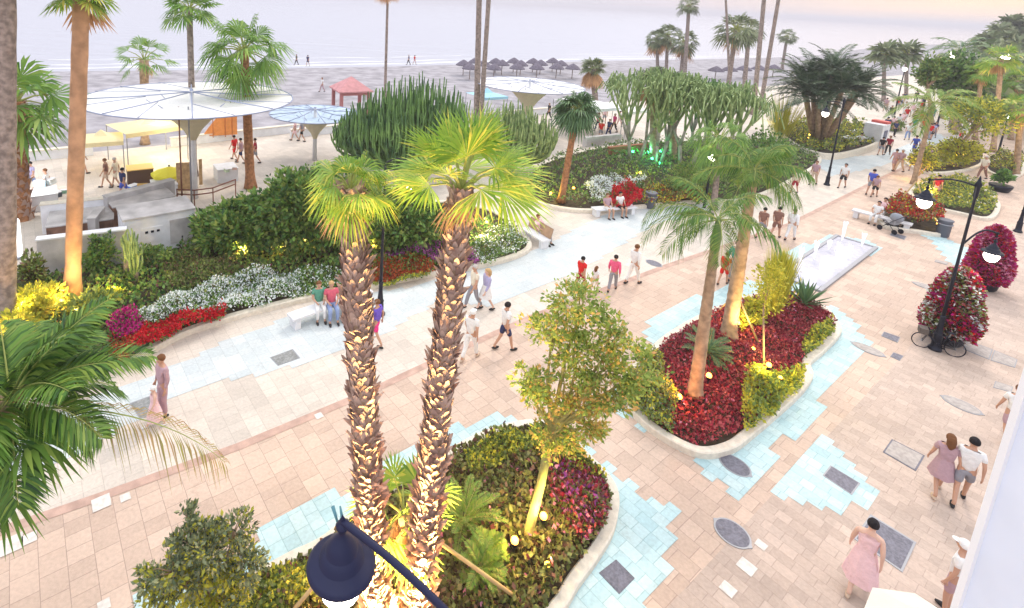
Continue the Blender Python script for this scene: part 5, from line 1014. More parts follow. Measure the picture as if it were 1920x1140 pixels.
for i, (q1, q2, z, w_, m_, lb) in enumerate([((90, 470), (215, 452), 1.0, 2.2, brown, 'brown stone floor slab behind the retaining wall'), ((215, 440), (330, 415), 1.25, 1.4, brown, 'brown stone slab behind the utility cabinet'), ((80, 440), (205, 425), 1.35, .35, whitew, 'upper white parapet behind the retaining wall'), ((205, 430), (330, 392), 1.5, .4, conc, 'sloping grey parapet behind the utility cabinet'), ((182, 465), (200, 440), 1.3, .3, conc, 'short grey cross wall at the brown slabs')]):
    A1, B1_ = gp(*q1), gp(*q2); d = B1_-A1; ln = np.linalg.norm(d); t = thing('terrace_wall', (A1+B1_)/2, atan2(d[1], d[0]), lb, 'wall', 'low terrace walls by the utility cabinet'); MB().box((0, w_/2, z/2), (ln, w_, z)).build('wall', m_ if i < 2 else m_, t, bevel=.02); MB().box((0, w_/2, z+.025), (ln+.05, w_+.06, .05)).build('coping', conc if i != 2 else kerbm, t)
# handrail
hr = thing('handrail', gp(335, 388), 0, 'brown handrail between the masts and the orange trunked palm', 'railing'); o0 = gp(335, 388); pts = [gp(*q)-o0 for q in [(333, 388), (365, 390), (400, 385), (442, 368)]]; hm = mat('rail_brown', (.22, .09, .06), .6)
for z in (.95, .7): MB().tube([q+(0, 0, z) for q in pts], .035, 6).build('rail', hm, hr, True)
for q in pts: MB().tube([q, q+(0, 0, .98)], .03, 6).build('rail_post', hm, hr)
# pavilion
p = gp(657, 215); t = thing('beach_pavilion', p, radians(25), 'pink roofed wooden pavilion on the sand', 'pavilion'); W_ = px(34, p); zt = hp(613, 165, p)[2]; za = hp(663, 143, p)[2]; pk = mat('pink_roof', (.56, .27, .28), .8, var=.15, scale=2)
x = W_*.95; b2 = MB(); b2.add([(-x, -x, zt), (x, -x, zt), (x, x, zt), (-x, x, zt), (0, 0, za), (-x, -x, zt-.12), (x, -x, zt-.12), (x, x, zt-.12), (-x, x, zt-.12)], [(0, 1, 4), (1, 2, 4), (2, 3, 4), (3, 0, 4), (0, 5, 6, 1), (1, 6, 7, 2), (2, 7, 8, 3), (3, 8, 5, 0)]); b2.build('roof', pk, t)
for sx in (-1, 1):
    for sy in (-1, 1): MB().box((sx*x*.8, sy*x*.8, zt/2), (.28, .28, zt)).build('pillar', mat('pink_wood', (.42, .17, .17), .8), t)
MB().box((0, -x*.8, zt-.3), (x*1.6, .2, .22)).box((x*.8, 0, zt-.3), (.2, x*1.55, .22)).build('beam', mat('pink_wood', (.42, .17, .17)), t)
# thatched beach shades
th = mat('thatch', (.16, .14, .18), .95, var=.4, scale=6, bump=.4)
def shade(u, v, lb, s=1.):
    s = s*.8; p = gp(u, v, -.1); t = thing('thatched_shade', p, 0, lb, 'beach shade', 'thatched shades in rows on the beach'); MB().lathe([(1.45*s, 1.5), (1.5*s, 1.6), (.9*s, 2.0), (.3*s, 2.3), (0, 2.4)], n=12).build('thatch', th, t); MB().tube([(0, 0, -.3), (0, 0, 1.9)], .07, 6).build('pole', trunkgrey, t)
k = 0
for row, (v0, us) in enumerate([(141, [868, 905, 940, 975, 1012, 1050]), (149, [880, 925, 968, 1005, 1042, 1072]), (136, [890, 928, 962, 998, 1035])]):
    for i, u in enumerate(us): shade(u, v0-.012*(u-868)+(i % 2), '%s thatched beach shade from the left in the %s row' % (['first', 'second', 'third', 'fourth', 'fifth', 'sixth'][i], ['middle', 'nearest', 'farthest'][row]), 1.0)
for i, u in enumerate([1340, 1365, 1392, 1420, 1448]): shade(u, 150-.05*(u-1340), '%s thatched shade in the row behind the leaning palm masts' % ['first', 'second', 'third', 'fourth', 'fifth'][i], 1.1)
# kiosk at upper right
p = gp(1637, 272); t = thing('kiosk', p, radians(30), 'white kiosk with a red top at the upper right', 'kiosk'); hh = px(42, p); wd = px(30, p)
MB().box((0, 0, hh/2), (wd, 1.4, hh)).build('body', whitew, t, bevel=.03); MB().box((.6, 0, hh+.1), (wd*.5, 1.2, .22)).build('roof', mat('red_top', (.6, .12, .1), .6), t); MB().box((0, -.72, hh*.55), (wd*.4, .04, hh*.4)).build('window', mat('dark_glass', (.1, .12, .2), .2), t)
for i, (u, v, w_, lb) in enumerate([(1600, 275, 26, 'white market table left of the white kiosk'), (1618, 262, 20, 'second white market table beside the kiosk')]): table('market_table', lb, (u, v+4), (u+w_, v), .8, 1.2, whitew)
# lamps far away with white globes
for i, (u, v, tv, lb) in enumerate([(1757, 235, 100, 'white globe lamp above the crowd at the upper right'), (1852, 230, 105, 'white globe lamp among the hazy palms'), (1677, 215, 128, 'small globe lamp in the far crowd, left one'), (1727, 220, 130, 'small globe lamp in the far crowd, right one'), (1868, 300, 215, 'warm globe lamp at the right over the brown hedge'), (1320, 390, 293, 'white globe lamp in front of the cacti')]):
    p = gp(u, v); z = hp(u, tv, p)[2]; t = thing('globe_lamp', p, 0, lb, 'street lamp', 'white globe lamps'); MB().tube([(0, 0, 0), (0, 0, z-.1)], [.09, .05], 8).build('pole', black, t); MB().ball((0, 0, z), .22 if i > 1 else .42, 12).build('globe', glow, t, True)
# lit light at extreme left (stall lamp)
p = gp(18, 400); t = thing('stall_lamp', p, 0, 'bright white stall lamp beside the leftmost trunk', 'lamp'); z = hp(18, 320, p)[2]; MB().tube([(0, 0, 0), (0, 0, z)], .03, 6).build('stand', grey, t); MB().ball((0, 0, z), .13, 10).build('bulb', glow, t, True)
li = bpy.data.lights.new('stall_light', 'POINT'); li.energy = 180; li.color = (1, .97, .95); li.shadow_soft_size = .2; lo = bpy.data.objects.new('stall_light', li); COL.objects.link(lo); lo.parent = t; lo.location = (.3, 0, z)
for (u, v, pw, lb) in [(300, 300, 260, 'lamp hanging in the peaked tent')]:
    p = gp(u, v); t = thing('hanging_lamp', (p[0], p[1], 2.2), 0, lb, 'lamp'); MB().ball((0, 0, 0), .1, 10).build('bulb', glow, t, True); MB().tube([(0, 0, .08), (0, 0, .3)], .01, 5).build('cord', black, t)
    li = bpy.data.lights.new('tent_light', 'POINT'); li.energy = pw; li.color = (1, .85, .5); li.shadow_soft_size = .2; lo = bpy.data.objects.new('tent_light', li); COL.objects.link(lo); lo.parent = t; lo.location = (0, 0, -.2)
# terrace steps and planter edge behind the cactus, white boat-like planter beyond
slab('low_wall', 'curved grey seat wall behind the small leaning palm', 'wall', ((1095, 275), (1160, 268)), 0, .8, conc, .4)
slab('low_wall', 'rust brown edging in the bed behind the small leaning palm', 'wall', ((1140, 292), (1210, 285)), 0, .7, mat('rust', (.35, .12, .07), .8), .3)

# ================================================================== people
skin = mat('skin', (.52, .30, .21), .55, var=.05); skinp = mat('pale_skin', (.66, .43, .34), .55, var=.05); eye = mat('eye', (.02, .015, .015), .2)
def skel(pose, k=0):
    s = .125 if pose == 'walk' else 0.
    J = {}
    if pose in ('walk', 'stand'):
        pz = .92; J['pel'] = (0, 0, pz, .135, .105); J['sp'] = (0, .0, 1.10, .125, .095); J['ch'] = (0, .0, 1.30, .155, .11); J['nb'] = (0, -.005, 1.43, .075, .06); J['nk'] = (0, .01, 1.50, .05, .05)
        J['hd'] = (0, .02, 1.58, .078, .09); J['ht'] = (0, .015, 1.655, .07, .08)
        for sd, n in ((-1, 'l'), (1, 'r')):
            f = s*sd; J['sh'+n] = (sd*.185, 0, 1.385, .058, .055)
            if k == 1 and sd == 1: el, wr = (.24, .02, 1.12), (.16, .22, 1.18)
            else: el, wr = (sd*.235, -f*.55-.02, 1.12), (sd*.25, -f*1.0+.06, .88)
            J['el'+n] = (*el, .042, .042); J['wr'+n] = (*wr, .027, .024)
            J['hi'+n] = (sd*.095, 0, .86, .085, .09); J['kn'+n] = (sd*.10, f*1.0+.04, .48, .056, .058); J['an'+n] = (sd*.10, f*2.0-(.06 if f < 0 else .0), .085+(.05 if f < 0 else 0), .036, .04); J['to'+n] = (sd*.12, f*2.0+.14-(.06 if f < 0 else 0), .035+(.0 if f >= 0 else 0), .036, .026)
    else:
        back = -.18 if pose == 'sit' else -.5
        pz = .52; J['pel'] = (0, 0, pz, .14, .12); L3 = lambda h: back*h*.35-.0
        J['sp'] = (0, L3(.3), pz+.18, .125, .1); J['ch'] = (0, L3(.9), pz+.38, .155, .11); J['nb'] = (0, L3(1.3), pz+.51, .075, .06); J['nk'] = (0, L3(1.45)+.02, pz+.58, .05, .05); J['hd'] = (0, L3(1.5)+.04, pz+.66, .078, .09); J['ht'] = (0, L3(1.5)+.04, pz+.735, .07, .08)
        for sd, n in ((-1, 'l'), (1, 'r')):
            J['sh'+n] = (sd*.185, L3(1.1), pz+.465, .058, .055); J['el'+n] = (sd*.23, .03, pz+.22, .042, .042); J['wr'+n] = (sd*.14, .24, pz+.16, .027, .024)
            J['hi'+n] = (sd*.10, .06, pz-.01, .09, .085); J['kn'+n] = (sd*.12, .46, pz+.0, .06, .06); J['an'+n] = (sd*.13, .46+(.1 if pose != 'sit' else 0), .09, .037, .04); J['to'+n] = (sd*.14, .60+(.1 if pose != 'sit' else 0), .035, .036, .026)
    return J
ED = [('pel', 'sp'), ('sp', 'ch'), ('ch', 'nb'), ('nb', 'nk'), ('nk', 'hd'), ('hd', 'ht')]
for n in 'lr': ED += [('ch', 'sh'+n), ('sh'+n, 'el'+n), ('el'+n, 'wr'+n), ('pel', 'hi'+n), ('hi'+n, 'kn'+n), ('kn'+n, 'an'+n), ('an'+n, 'to'+n)]
def skinned(name, pts, edges, root=0, sub=1):
    bm = bmesh.new(); ly = bm.verts.layers.skin.verify(); vs = []
    for i, p in enumerate(pts):
        v = bm.verts.new(p[:3]); v[ly].radius = (p[3], p[4]); v[ly].use_root = (i == root); vs.append(v)
    for a, b in edges: bm.edges.new((vs[a], vs[b]))
    me = bpy.data.meshes.new(name); bm.to_mesh(me); bm.free(); ob = bpy.data.objects.new(name, me); COL.objects.link(ob)
    m1 = ob.modifiers.new('s', 'SKIN'); m1.use_smooth_shade = True; m2 = ob.modifiers.new('u', 'SUBSURF'); m2.levels = sub; m2.render_levels = sub
    dg = bpy.context.evaluated_depsgraph_get(); dg.update(); r = bpy.data.meshes.new_from_object(ob.evaluated_get(dg)); bpy.data.objects.remove(ob); bpy.data.meshes.remove(me); r.name = name; return r
def addgeo(me, mb, mats):
    bm = bmesh.new(); bm.from_mesh(me); off = [bm.verts.new(v) for v in mb.v]
    for f, m_ in zip(mb.f, mb.m):
        try: q = bm.faces.new([off[i] for i in f]); q.material_index = m_; q.smooth = True
        except ValueError: pass
    bm.to_mesh(me); bm.free()
PM = {}
def body_mesh(pose, k):
    key = ('b', pose, k)
    if key in PM: return PM[key]
    J = skel(pose, k); names = list(J); pts = [J[n] for n in names]; ix = {n: i for i, n in enumerate(names)}; ed = [(ix[a], ix[b]) for a, b in ED]
    for n, sd in (('l', -1), ('r', 1)):
        w = np.array(J['wr'+n][:3]); e = np.array(J['el'+n][:3]); d = w-e; d /= np.linalg.norm(d); a = np.array([sd, 0, 0])-d*d[0]*sd; a /= np.linalg.norm(a); b = np.cross(d, a)
        palm = w+d*.055; ix['pa'+n] = len(pts); pts.append((*palm, .036, .017)); ed.append((ix['wr'+n], ix['pa'+n]))
        for j, ln in enumerate((.062, .074, .07, .055)):
            side = b*(j-1.5)*.019; q0 = palm+d*.03+side; q1 = q0+d*ln*.5-a*.006; q2 = q0+d*ln-a*.022
            i0 = len(pts); pts += [(*q0, .0095, .0095), (*q1, .0085, .0085), (*q2, .007, .007)]; ed += [(ix['pa'+n], i0), (i0, i0+1), (i0+1, i0+2)]
        t0 = palm-b*.03-d*.01; i0 = len(pts); pts += [(*t0, .012, .012), (*(t0-b*.018+d*.03), .010, .010), (*(t0-b*.02+d*.055), .008, .008)]; ed += [(ix['pa'+n], i0), (i0, i0+1), (i0+1, i0+2)]
    me = skinned('body', pts, ed, ix['pel'], 1)
    h = np.array(J['hd'][:3]); g_ = MB(); g_.ball(tuple(h+(0, .0, .015)), .1, 14, 0, (.82, .98, 1.12))          # skull closes over the skinned head
    g_.ball(tuple(h+(0, .096, -.005)), .017, 8, 0, (.8, 1.2, 1.3))
    for s in (-1, 1): g_.ball(tuple(h+(s*.083, 0, 0)), .022, 6, 0, (.4, .8, 1.2)); g_.ball(tuple(h+(s*.032, .087, .025)), .010, 6, 1)
    g_.ball(tuple(h+(0, .088, -.045)), .02, 6, 1, (1, .3, .25))
    addgeo(me, g_, None); me.materials.clear(); me.materials.append(skin); me.materials.append(eye); PM[key] = me; return me
def cloth_mesh(kind, pose, k):
    key = (kind, pose, k)
    if key in PM: return PM[key]
    J = skel(pose, k); A = lambda n: np.array(J[n]); mid = lambda a, b, t: A(a)*(1-t)+A(b)*t
    def g(v, e): v = np.array(v, float).copy(); v[3:] += e; return tuple(v)
    if kind in ('shirt', 'longshirt'):
        L_ = -.10 if kind == 'shirt' else -.02; hem = A('pel').copy(); hem[2] -= .06
        if pose not in ('walk', 'stand'): hem[2] += .05
        P_ = [g(hem, .035), g(A('sp'), .033), g(A('ch'), .022), g(mid('ch', 'nb', .75), .02)]
        E_ = [(0, 1), (1, 2), (2, 3)]
        for n in 'lr':
            i = len(P_); P_ += [g(A('sh'+n), .016), g(mid('sh'+n, 'el'+n, .62 if kind == 'shirt' else 1.), .02)]; E_ += [(2, i), (i, i+1)]
            if kind == 'longshirt': P_.append(g(mid('el'+n, 'wr'+n, .85), .012)); E_.append((i+1, i+2))
        me = skinned(kind, P_, E_, 0, 1)
    elif kind in ('shorts', 'trousers'):
        P_ = [g(mid('pel', 'sp', .35), .012), g(A('pel'), .02)]; E_ = [(0, 1)]
        for n in 'lr':
            i = len(P_); P_ += [g(A('hi'+n), .022), g(mid('hi'+n, 'kn'+n, .85 if kind == 'shorts' else 1), .028 if kind == 'shorts' else .018)]; E_ += [(1, i), (i, i+1)]
            if kind == 'trousers': P_.append(g(mid('kn'+n, 'an'+n, .92), .024)); E_.append((i+1, i+2))
        me = skinned(kind, P_, E_, 1, 1)
    elif kind in ('dress', 'skirt'):
        b = MB(); ch, sp, pl = A('ch'), A('sp'), A('pel')
        if pose in ('walk', 'stand'):
            rows = ([(1.40, .15, .085), (1.34, .19, .125), (1.22, .165, .125)] if kind == 'dress' else [])+[(1.06, .145, .12), (.95, .18, .15), (.80, .215, .19), (.62, .25, .24)]+([(.45, .27, .27), (.34, .28, .28)] if kind == 'dress' else [(.55, .26, .25)])
            vs = []; n_ = 22
            for i, (z, a, c) in enumerate(rows):
                for j in range(n_):
                    th = 2*pi*j/n_; wv_ = 1+(.06*sin(th*6+i) if z < .85 else 0); vs.append((a*wv_*cos(th), .01+c*wv_*sin(th), z))
            b.add(vs, [(i*n_+j, i*n_+(j+1) % n_, (i+1)*n_+(j+1) % n_, (i+1)*n_+j) for i in range(len(rows)-1) for j in range(n_)]+([tuple(range(n_))] if kind == 'dress' else []))
        else:
            b.tube([pl[:3]+(0, -.05, .1), pl[:3]+(0, .1, .02), pl[:3]+(0, .42, .0), pl[:3]+(0, .5, -.1)], [.17, .2, .2, .19], 14)
        o = b.build(kind, skin, None, True); me = o.data; bpy.data.objects.remove(o)
    elif kind in ('hair', 'longhair', 'cap', 'hat'):
        h = A('hd')[:3]+(0, -.008, .035); b = MB(); n_ = 16; vs = []; K_ = 7
        for i in range(K_+1):
            ph = (i/K_)*(pi*.60)
            for j in range(n_):
                th = 2*pi*j/n_; fr = max(0, sin(th)); p2 = ph*(1-.38*fr) ; vs.append((h[0]+.098*sin(p2)*cos(th), h[1]+.112*sin(p2)*sin(th), h[2]+.105*cos(p2)))
        b.add(vs, [(i*n_+j, (i+1)*n_+j, (i+1)*n_+(j+1) % n_, i*n_+(j+1) % n_) for i in range(K_) for j in range(n_)])
        if kind == 'longhair': b.tube([h+(0, -.03, .05), h+(0, -.07, -.04), h+(0, -.085, -.16), h+(0, -.08, -.26)], [.08, .095, .09, .04], 12)
        if kind == 'hat': b.lathe([(.11, .02), (.22, .0), (.22, .008), (.11, .03)], c=tuple(h), n=18)
        if kind == 'cap': b.ball((h[0], h[1]+.10, h[2]+.015), .09, 12, 0, (.8, 1., .12))
        o = b.build(kind, skin, None, True); me = o.data; bpy.data.objects.remove(o)
    elif kind in ('shoel', 'shoer'):
        b = MB()
        for n in kind[-1]:
            a, t_ = A('an'+n)[:3], A('to'+n)[:3]; b.ball(tuple(a*.45+t_*.55-(0, 0, .015)+(0, -.01, 0)), .1, 10, 0, (.48, 1.45, .5))
        o = b.build('shoe', skin, None, True); me = o.data; bpy.data.objects.remove(o)
    if not me.materials: me.materials.append(skin)
    PM[key] = me; return me
def cl(name, c): return mat('cloth_'+name, c, .9, var=.07, scale=11, bump=.6)
C_ = dict(white=(.78, .78, .78), red=(.65, .02, .02), pink=(.78, .12, .25), teal=(.05, .32, .27), navy=(.03, .04, .12), purple=(.16, .10, .55), magenta=(.75, .05, .25), grey=(.28, .28, .32), black=(.03, .03, .035), blue=(.08, .12, .55), brown=(.25, .13, .10), palepink=(.80, .55, .58), green=(.10, .30, .22), jeans=(.25, .33, .55), cream=(.75, .68, .55), mauve=(.45, .30, .34), darkred=(.35, .02, .04), hairb=(.015, .012, .015), hairbr=(.16, .07, .03), hairbl=(.5, .33, .16), hairg=(.45, .42, .40), lilac=(.42, .40, .62), beige=(.55, .42, .32), pattern=(.62, .12, .18))
def person(u, v, face, label, clothes, hair=('hair', 'hairb'), pose='walk', k=0, ht=1.7, sk=None, z=0., grp='people strolling on the promenade', shoes='black', dp=None, lean=0.):
    p = gp(u, v, z) if dp is None else np.array(dp); s = ht/1.73
    t = thing('person', p, radians(face)-pi/2, label, 'person', grp); t.scale = (s, s, s)
    if lean: t.rotation_euler = (-lean, 0, radians(face)-pi/2)
    def put(name, me, m_):
        o = bpy.data.objects.new(name, me); COL.objects.link(o); o.parent = t
        if m_ is not None: o.material_slots[0].link = 'OBJECT'; o.material_slots[0].material = m_
        return o
    put('body', body_mesh(pose, k), sk or skin)
    for kd, c in clothes: put(kd, cloth_mesh(kd, pose, k), cl(c, C_[c]))
    put(hair[0], cloth_mesh(hair[0], pose, k), cl(hair[1], C_[hair[1]]))
    if shoes:
        for q in 'lr': put('shoe', cloth_mesh('shoe'+q, pose, k), cl(shoes, C_[shoes]))
    return t
S, T, D = 'shirt', 'trousers', 'dress'
AW, BK = 36, 216      # away along the promenade, towards the camera
person(1605, 1108, 46, 'person with a black bun in a long pale pink dress', [('dress', 'palepink')], shoes='beige', sk=skinp)
person(1795, 942, 50, 'person with dark hair in a white tee and grey shorts walking away', [(S, 'white'), ('shorts', 'grey')], ht=1.78)
person(1755, 925, 60, 'person with brown hair in a mauve brown outfit beside the man in grey shorts', [(S, 'mauve'), ('skirt', 'mauve')], ('longhair', 'hairbr'), ht=1.65, shoes='beige')
person(1884, 828, 60, 'person in a white shirt and purple shorts half hidden by the white wall', [(S, 'white'), ('shorts', 'mauve')], ('hair', 'hairbr'), shoes='beige', ht=1.75)
person(1772, 1150, 120, 'person in a white patterned shirt beside the cream parasol', [(S, 'white'), ('shorts', 'mauve')], ('cap', 'white'), ht=1.7, pose='stand')
person(944, 656, 20, 'person in a white tee and navy shorts walking away past the shaggy trunk', [(S, 'white'), ('shorts', 'navy')], ht=1.72)
person(880, 674, 55, 'person all in white with a white cap next to the one in navy shorts', [(S, 'white'), (T, 'white')], ('cap', 'white'), ht=1.76, shoes='beige')
person(705, 646, 150, 'person in a purple top and magenta shorts right of the left shaggy trunk', [(S, 'purple'), ('shorts', 'magenta')], ('hair', 'hairbr'), ht=1.62)
person(909, 581, 200, 'long haired person in a lilac top and white skirt', [('longshirt', 'lilac'), ('skirt', 'white')], ('longhair', 'hairbl'), ht=1.66, sk=skinp)
person(886, 578, 200, 'person in a cream shirt behind the right shaggy trunk', [(S, 'cream'), (T, 'grey')], ('hair', 'hairg'), ht=1.75)
person(308, 778, 230, 'brown toned person in a long brown top on the pale paving', [('longshirt', 'mauve'), (T, 'mauve')], ('hair', 'hairbr'), ht=1.8, pose='stand')
person(292, 800, 215, 'child in a pale pink dress in front of the brown toned person', [('dress', 'palepink')], ('cap', 'white'), ht=1.2, sk=skinp, shoes='white')
person(1086, 546, AW, 'person in a red tee and dark red shorts', [(S, 'red'), ('shorts', 'darkred')], ht=1.5)
person(1113, 549, AW, 'child with long brown hair between the red and the pink shirts', [(S, 'white'), ('shorts', 'cream')], ('longhair', 'hairbr'), ht=1.15, sk=skinp)
person(1147, 545, 60, 'person in a bright pink shirt walking behind the young tree', [('longshirt', 'pink'), (T, 'grey')], ht=1.55)
person(1185, 532, 30, 'person in a white shirt right of the pink shirted one', [('longshirt', 'white'), (T, 'white')], ('hair', 'hairbr'), ht=1.75)
person(1372, 524, 60, 'person in a teal green shirt beside the palm trunk', [('longshirt', 'teal'), (T, 'grey')], ht=1.75)
person(1354, 533, 40, 'child in red beside the teal shirted adult', [(S, 'red'), ('shorts', 'red')], ('hair', 'hairbr'), ht=1.45)
person(1578, 352, BK, 'person in a white tee and black shorts near the slim lamp post', [(S, 'white'), ('shorts', 'black')], ht=1.72)
person(1630, 365, AW, 'person in a bright blue shirt walking away past the slim lamp post', [(S, 'blue'), ('shorts', 'grey')], ht=1.75)
person(1638, 369, AW, 'smaller person in grey and black beside the blue shirt', [(S, 'mauve'), ('shorts', 'black')], ('hair', 'hairbr'), ht=1.45)
person(1488, 362, BK, 'person in dark red shorts under the airy palm fronds', [(S, 'cream'), ('shorts', 'darkred')], ht=1.6)
person(1524, 346, BK, 'person in pale clothes left of the slim lamp post', [(S, 'mauve'), (T, 'beige')], ('hair', 'hairbr'), ht=1.7)
person(1425, 446, AW, 'left person of the two in brown beyond the sapling', [(S, 'brown'), ('shorts', 'grey')], ht=1.65)
person(1452, 446, AW, 'person with a green brown top beyond the sapling', [(S, 'brown'), ('shorts', 'brown')], ht=1.7)
person(1480, 450, AW, 'person in white right of the green brown top', [('longshirt', 'white'), (T, 'white')], ('hair', 'hairbr'), ht=1.7)
far = [(1650, 291, 'black', 'grey', 'far walker in a black top left of the grey skirted pair'), (1663, 290, 'darkred', 'black', 'far walker in a dark red top'), (1674, 320, 'mauve', 'mauve', 'left of the far pair in mauve'), (1685, 322, 'mauve', 'beige', 'right of the far pair in mauve'), (1709, 320, 'white', 'black', 'far walker in a white shirt and black trousers'), (1735, 312, 'mauve', 'mauve', 'far walker in mauve beside the white shirt and black trousers'),
  (1712, 290, 'blue', 'blue', 'far walker all in blue'), (1726, 300, 'palepink', 'grey', 'far walker in pale pink and grey'), (1752, 372, 'darkred', 'mauve', 'person in dark red behind the golden bed') , (1700, 262, 'white', 'jeans', 'distant person in white and jeans'), (1660, 250, 'navy', 'navy', 'distant person all in navy'), (1690, 240, 'palepink', 'white', 'distant person in pink and white'), (1610, 283, 'white', 'black', 'distant person by the white market tables'),
  (1730, 252, 'red', 'black', 'distant person in a red top'), (1745, 262, 'lilac', 'black', 'distant person in a lilac top'), (1668, 225, 'black', 'white', 'distant person in black and white beyond the kiosk'), (1715, 228, 'mauve', 'black', 'distant person in mauve and black'), (1695, 215, 'white', 'white', 'tiny distant person in white'), (1738, 222, 'grey', 'navy', 'tiny distant person in grey'), (1840, 335, 'cream', 'brown', 'distant person by the brown hedge'), (1800, 265, 'white', 'red', 'distant person in white and red under the hanging dry leaves'),
  (1120, 245, 'pink', 'navy', 'person in pink at the stalls behind the leaning palm'), (1132, 232, 'palepink', 'grey', 'person in pale pink at the stalls'), (1150, 248, 'magenta', 'black', 'person in magenta at the stalls'), (1160, 238, 'white', 'palepink', 'person in white at the stalls'), (1140, 258, 'navy', 'navy', 'person in navy in front of the stalls'), (1125, 262, 'red', 'grey', 'person in red in front of the stalls'),
  (1028, 225, 'black', 'black', 'dark clothed person behind the smaller cactus clump'), (1046, 222, 'white', 'black', 'white shirted person right of the smaller cactus clump'), (556, 122, 'black', 'black', 'left bather at the waterline'), (577, 124, 'navy', 'navy', 'right bather at the waterline'), (766, 122, 'navy', 'black', 'dark figure at the waterline right of the palm mast'), (777, 121, 'red', 'palepink', 'red figure at the waterline'), (604, 172, 'white', 'mauve', 'person on the sand left of the pavilion'), (482, 160, 'darkred', 'navy', 'person on the sand right of the orange trunked palm'), (472, 163, 'black', 'grey', 'second person on the sand beside the orange trunked palm')]
rw = random.Random(21)
wh = ['by the golden bed', 'beyond the slim lamp post', 'near the white kiosk', 'under the hanging dry leaves', 'beside the leaning palm', 'in the far crowd']
for i in range(22):
    a_, b2_ = rw.choice([('white', 'white'), ('palepink', 'pale pink'), ('red', 'red'), ('navy', 'navy'), ('mauve', 'mauve'), ('cream', 'cream'), ('teal', 'teal'), ('black', 'black')]); c_, d_ = rw.choice([('black', 'black'), ('beige', 'beige'), ('jeans', 'denim'), ('grey', 'grey'), ('white', 'white')])
    v_ = 262-i*3.3; u_ = 1668+(v_-192)*.55+rw.uniform(-28, 62); person(u_, v_, rw.choice([AW, BK, 80, 260]), 'distant walker, %s top, %s trousers, %s from the front of the far crowd' % (b2_, d_, ['first', 'second', 'third', 'fourth', 'fifth', 'sixth', 'seventh', 'eighth', 'ninth', 'tenth', 'eleventh', 'twelfth', 'thirteenth', 'fourteenth', 'fifteenth', 'sixteenth', 'seventeenth', 'eighteenth', 'nineteenth', 'twentieth', 'twenty-first', 'twenty-second'][i]), [(S, a_), (T, c_)], ht=rw.uniform(1.55, 1.8), grp='distant people')
for i, (u, v, a, b_, lb) in enumerate(far): person(u, v, [AW, BK, AW+30, BK-25][i % 4], lb, [(S, a), (['shorts', 'trousers'][i % 2], b_)], ('hair', ['hairb', 'hairbr', 'hairb', 'hairg'][i % 4]), ht=1.62+.05*(i % 4), grp='distant people')
# stalls at left
for u, v, a, b_, h_, lb, fc in [(200, 352, 'brown', 'beige', 'hairbr', 'person in a brown top standing behind the tan palm', 200), (218, 350, 'cream', 'cream', 'hairg', 'person in cream beside the counter', 180), (232, 372, 'navy', 'blue', 'hairb', 'person in a navy shirt and blue shorts at the counter', 60), (440, 300, 'red', 'red', 'hairb', 'person in bright red beside the orange trunk', 160), (452, 306, 'mauve', 'navy', 'hairb', 'person in mauve left of the orange trunk', 180), (479, 306, 'darkred', 'grey', 'hairb', 'person in dark red right of the orange trunk', 200),
   (553, 264, 'palepink', 'palepink', 'hairbl', 'person in pale pink by the low white wall', 190), (566, 265, 'grey', 'black', 'hairb', 'person in grey and black by the low white wall', 170), (155, 325, 'grey', 'white', 'hairg', 'person in grey striding right of the tan palm', 20), (62, 360, 'lilac', 'jeans', 'hairb', 'person in pale blue behind the left market table', 250), (90, 375, 'white', 'white', 'hairbr', 'person in white at the left market table', 200)]:
    person(u, v, fc, lb, [(S, a), ('shorts', b_)], ('hair', h_), ht=1.7, grp='people at the stalls by the sand')
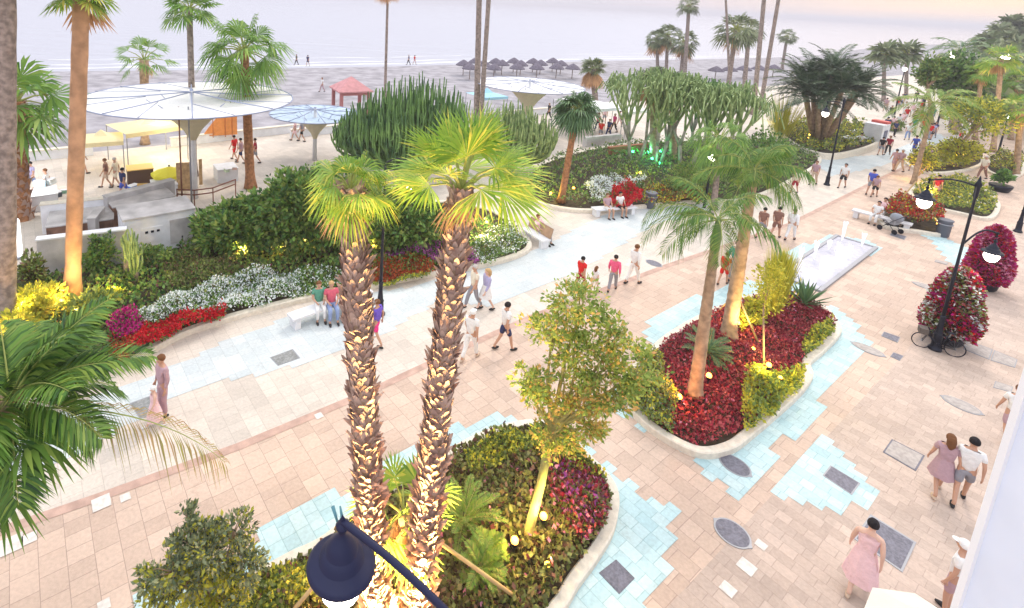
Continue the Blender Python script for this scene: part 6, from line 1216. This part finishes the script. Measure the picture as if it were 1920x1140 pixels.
# seated
person(598, 592, 290, 'person in a green shirt and white trousers sitting on the long bench', [(S, 'green'), (T, 'white')], ('hair', 'hairbr'), pose='sit', grp='seated people')
person(621, 594, 290, 'person in a red patterned shirt and jeans sitting on the long bench', [(S, 'pattern'), (T, 'jeans')], ('hair', 'hairbl'), pose='sit', ht=1.75, grp='seated people')
person(644, 588, 290, 'person in beige half hidden by the left shaggy trunk', [(S, 'beige'), ('shorts', 'brown')], ('hair', 'hairbl'), pose='sit', grp='seated people')
person(1012, 452, -50, 'person in pale pink and grey trousers leaning back on the wooden backed bench', [(S, 'palepink'), (T, 'grey')], ('hair', 'hairbr'), pose='recline', grp='seated people')
person(1136, 405, 285, 'person in white and grey sitting on the left of the white bench', [(S, 'mauve'), ('shorts', 'white')], ('hair', 'hairbr'), pose='sit', grp='seated people')
person(1160, 402, 285, 'person in white with dark hair on the right of the white bench', [(S, 'white'), ('shorts', 'black')], ('hair', 'hairb'), pose='sit', grp='seated people')
person(1640, 418, 215, 'person in white sitting left of the pushchair', [(S, 'white'), (T, 'white')], ('hair', 'hairb'), pose='sit', grp='seated people')
person(1652, 411, 215, 'dark haired person in pale pink sitting behind the one in white', [(S, 'palepink'), (T, 'white')], ('hair', 'hairb'), pose='sit', grp='seated people')
person(1686, 424, 215, 'person in brown sitting right of the pushchair', [(S, 'brown'), (T, 'beige')], ('hair', 'hairbr'), pose='sit', grp='seated people')

# ================================================================== evening haze
bpy.context.view_layer.update()
ztop = max(max((o.matrix_world @ Vector(c)).z for c in o.bound_box) for o in sc.objects if o.type == 'MESH')+.6
print('haze top', ztop)
hz_ = MB(); hz_.box((0, 4000, (ztop-1.7)/2), (19000, 17000, ztop+1.7)); hzm = bpy.data.materials.new('haze_air'); hzm.use_nodes = True; n = hzm.node_tree.nodes; n.remove(n['Principled BSDF'])
pv = n.new('ShaderNodeVolumePrincipled'); pv.inputs['Color'].default_value = (.93, .92, 1., 1); pv.inputs['Density'].default_value = .0008; pv.inputs['Anisotropy'].default_value = .1
hzm.node_tree.links.new(pv.outputs[0], n['Material Output'].inputs['Volume'])
tag(hz_.build('haze', hzm), kind='stuff')
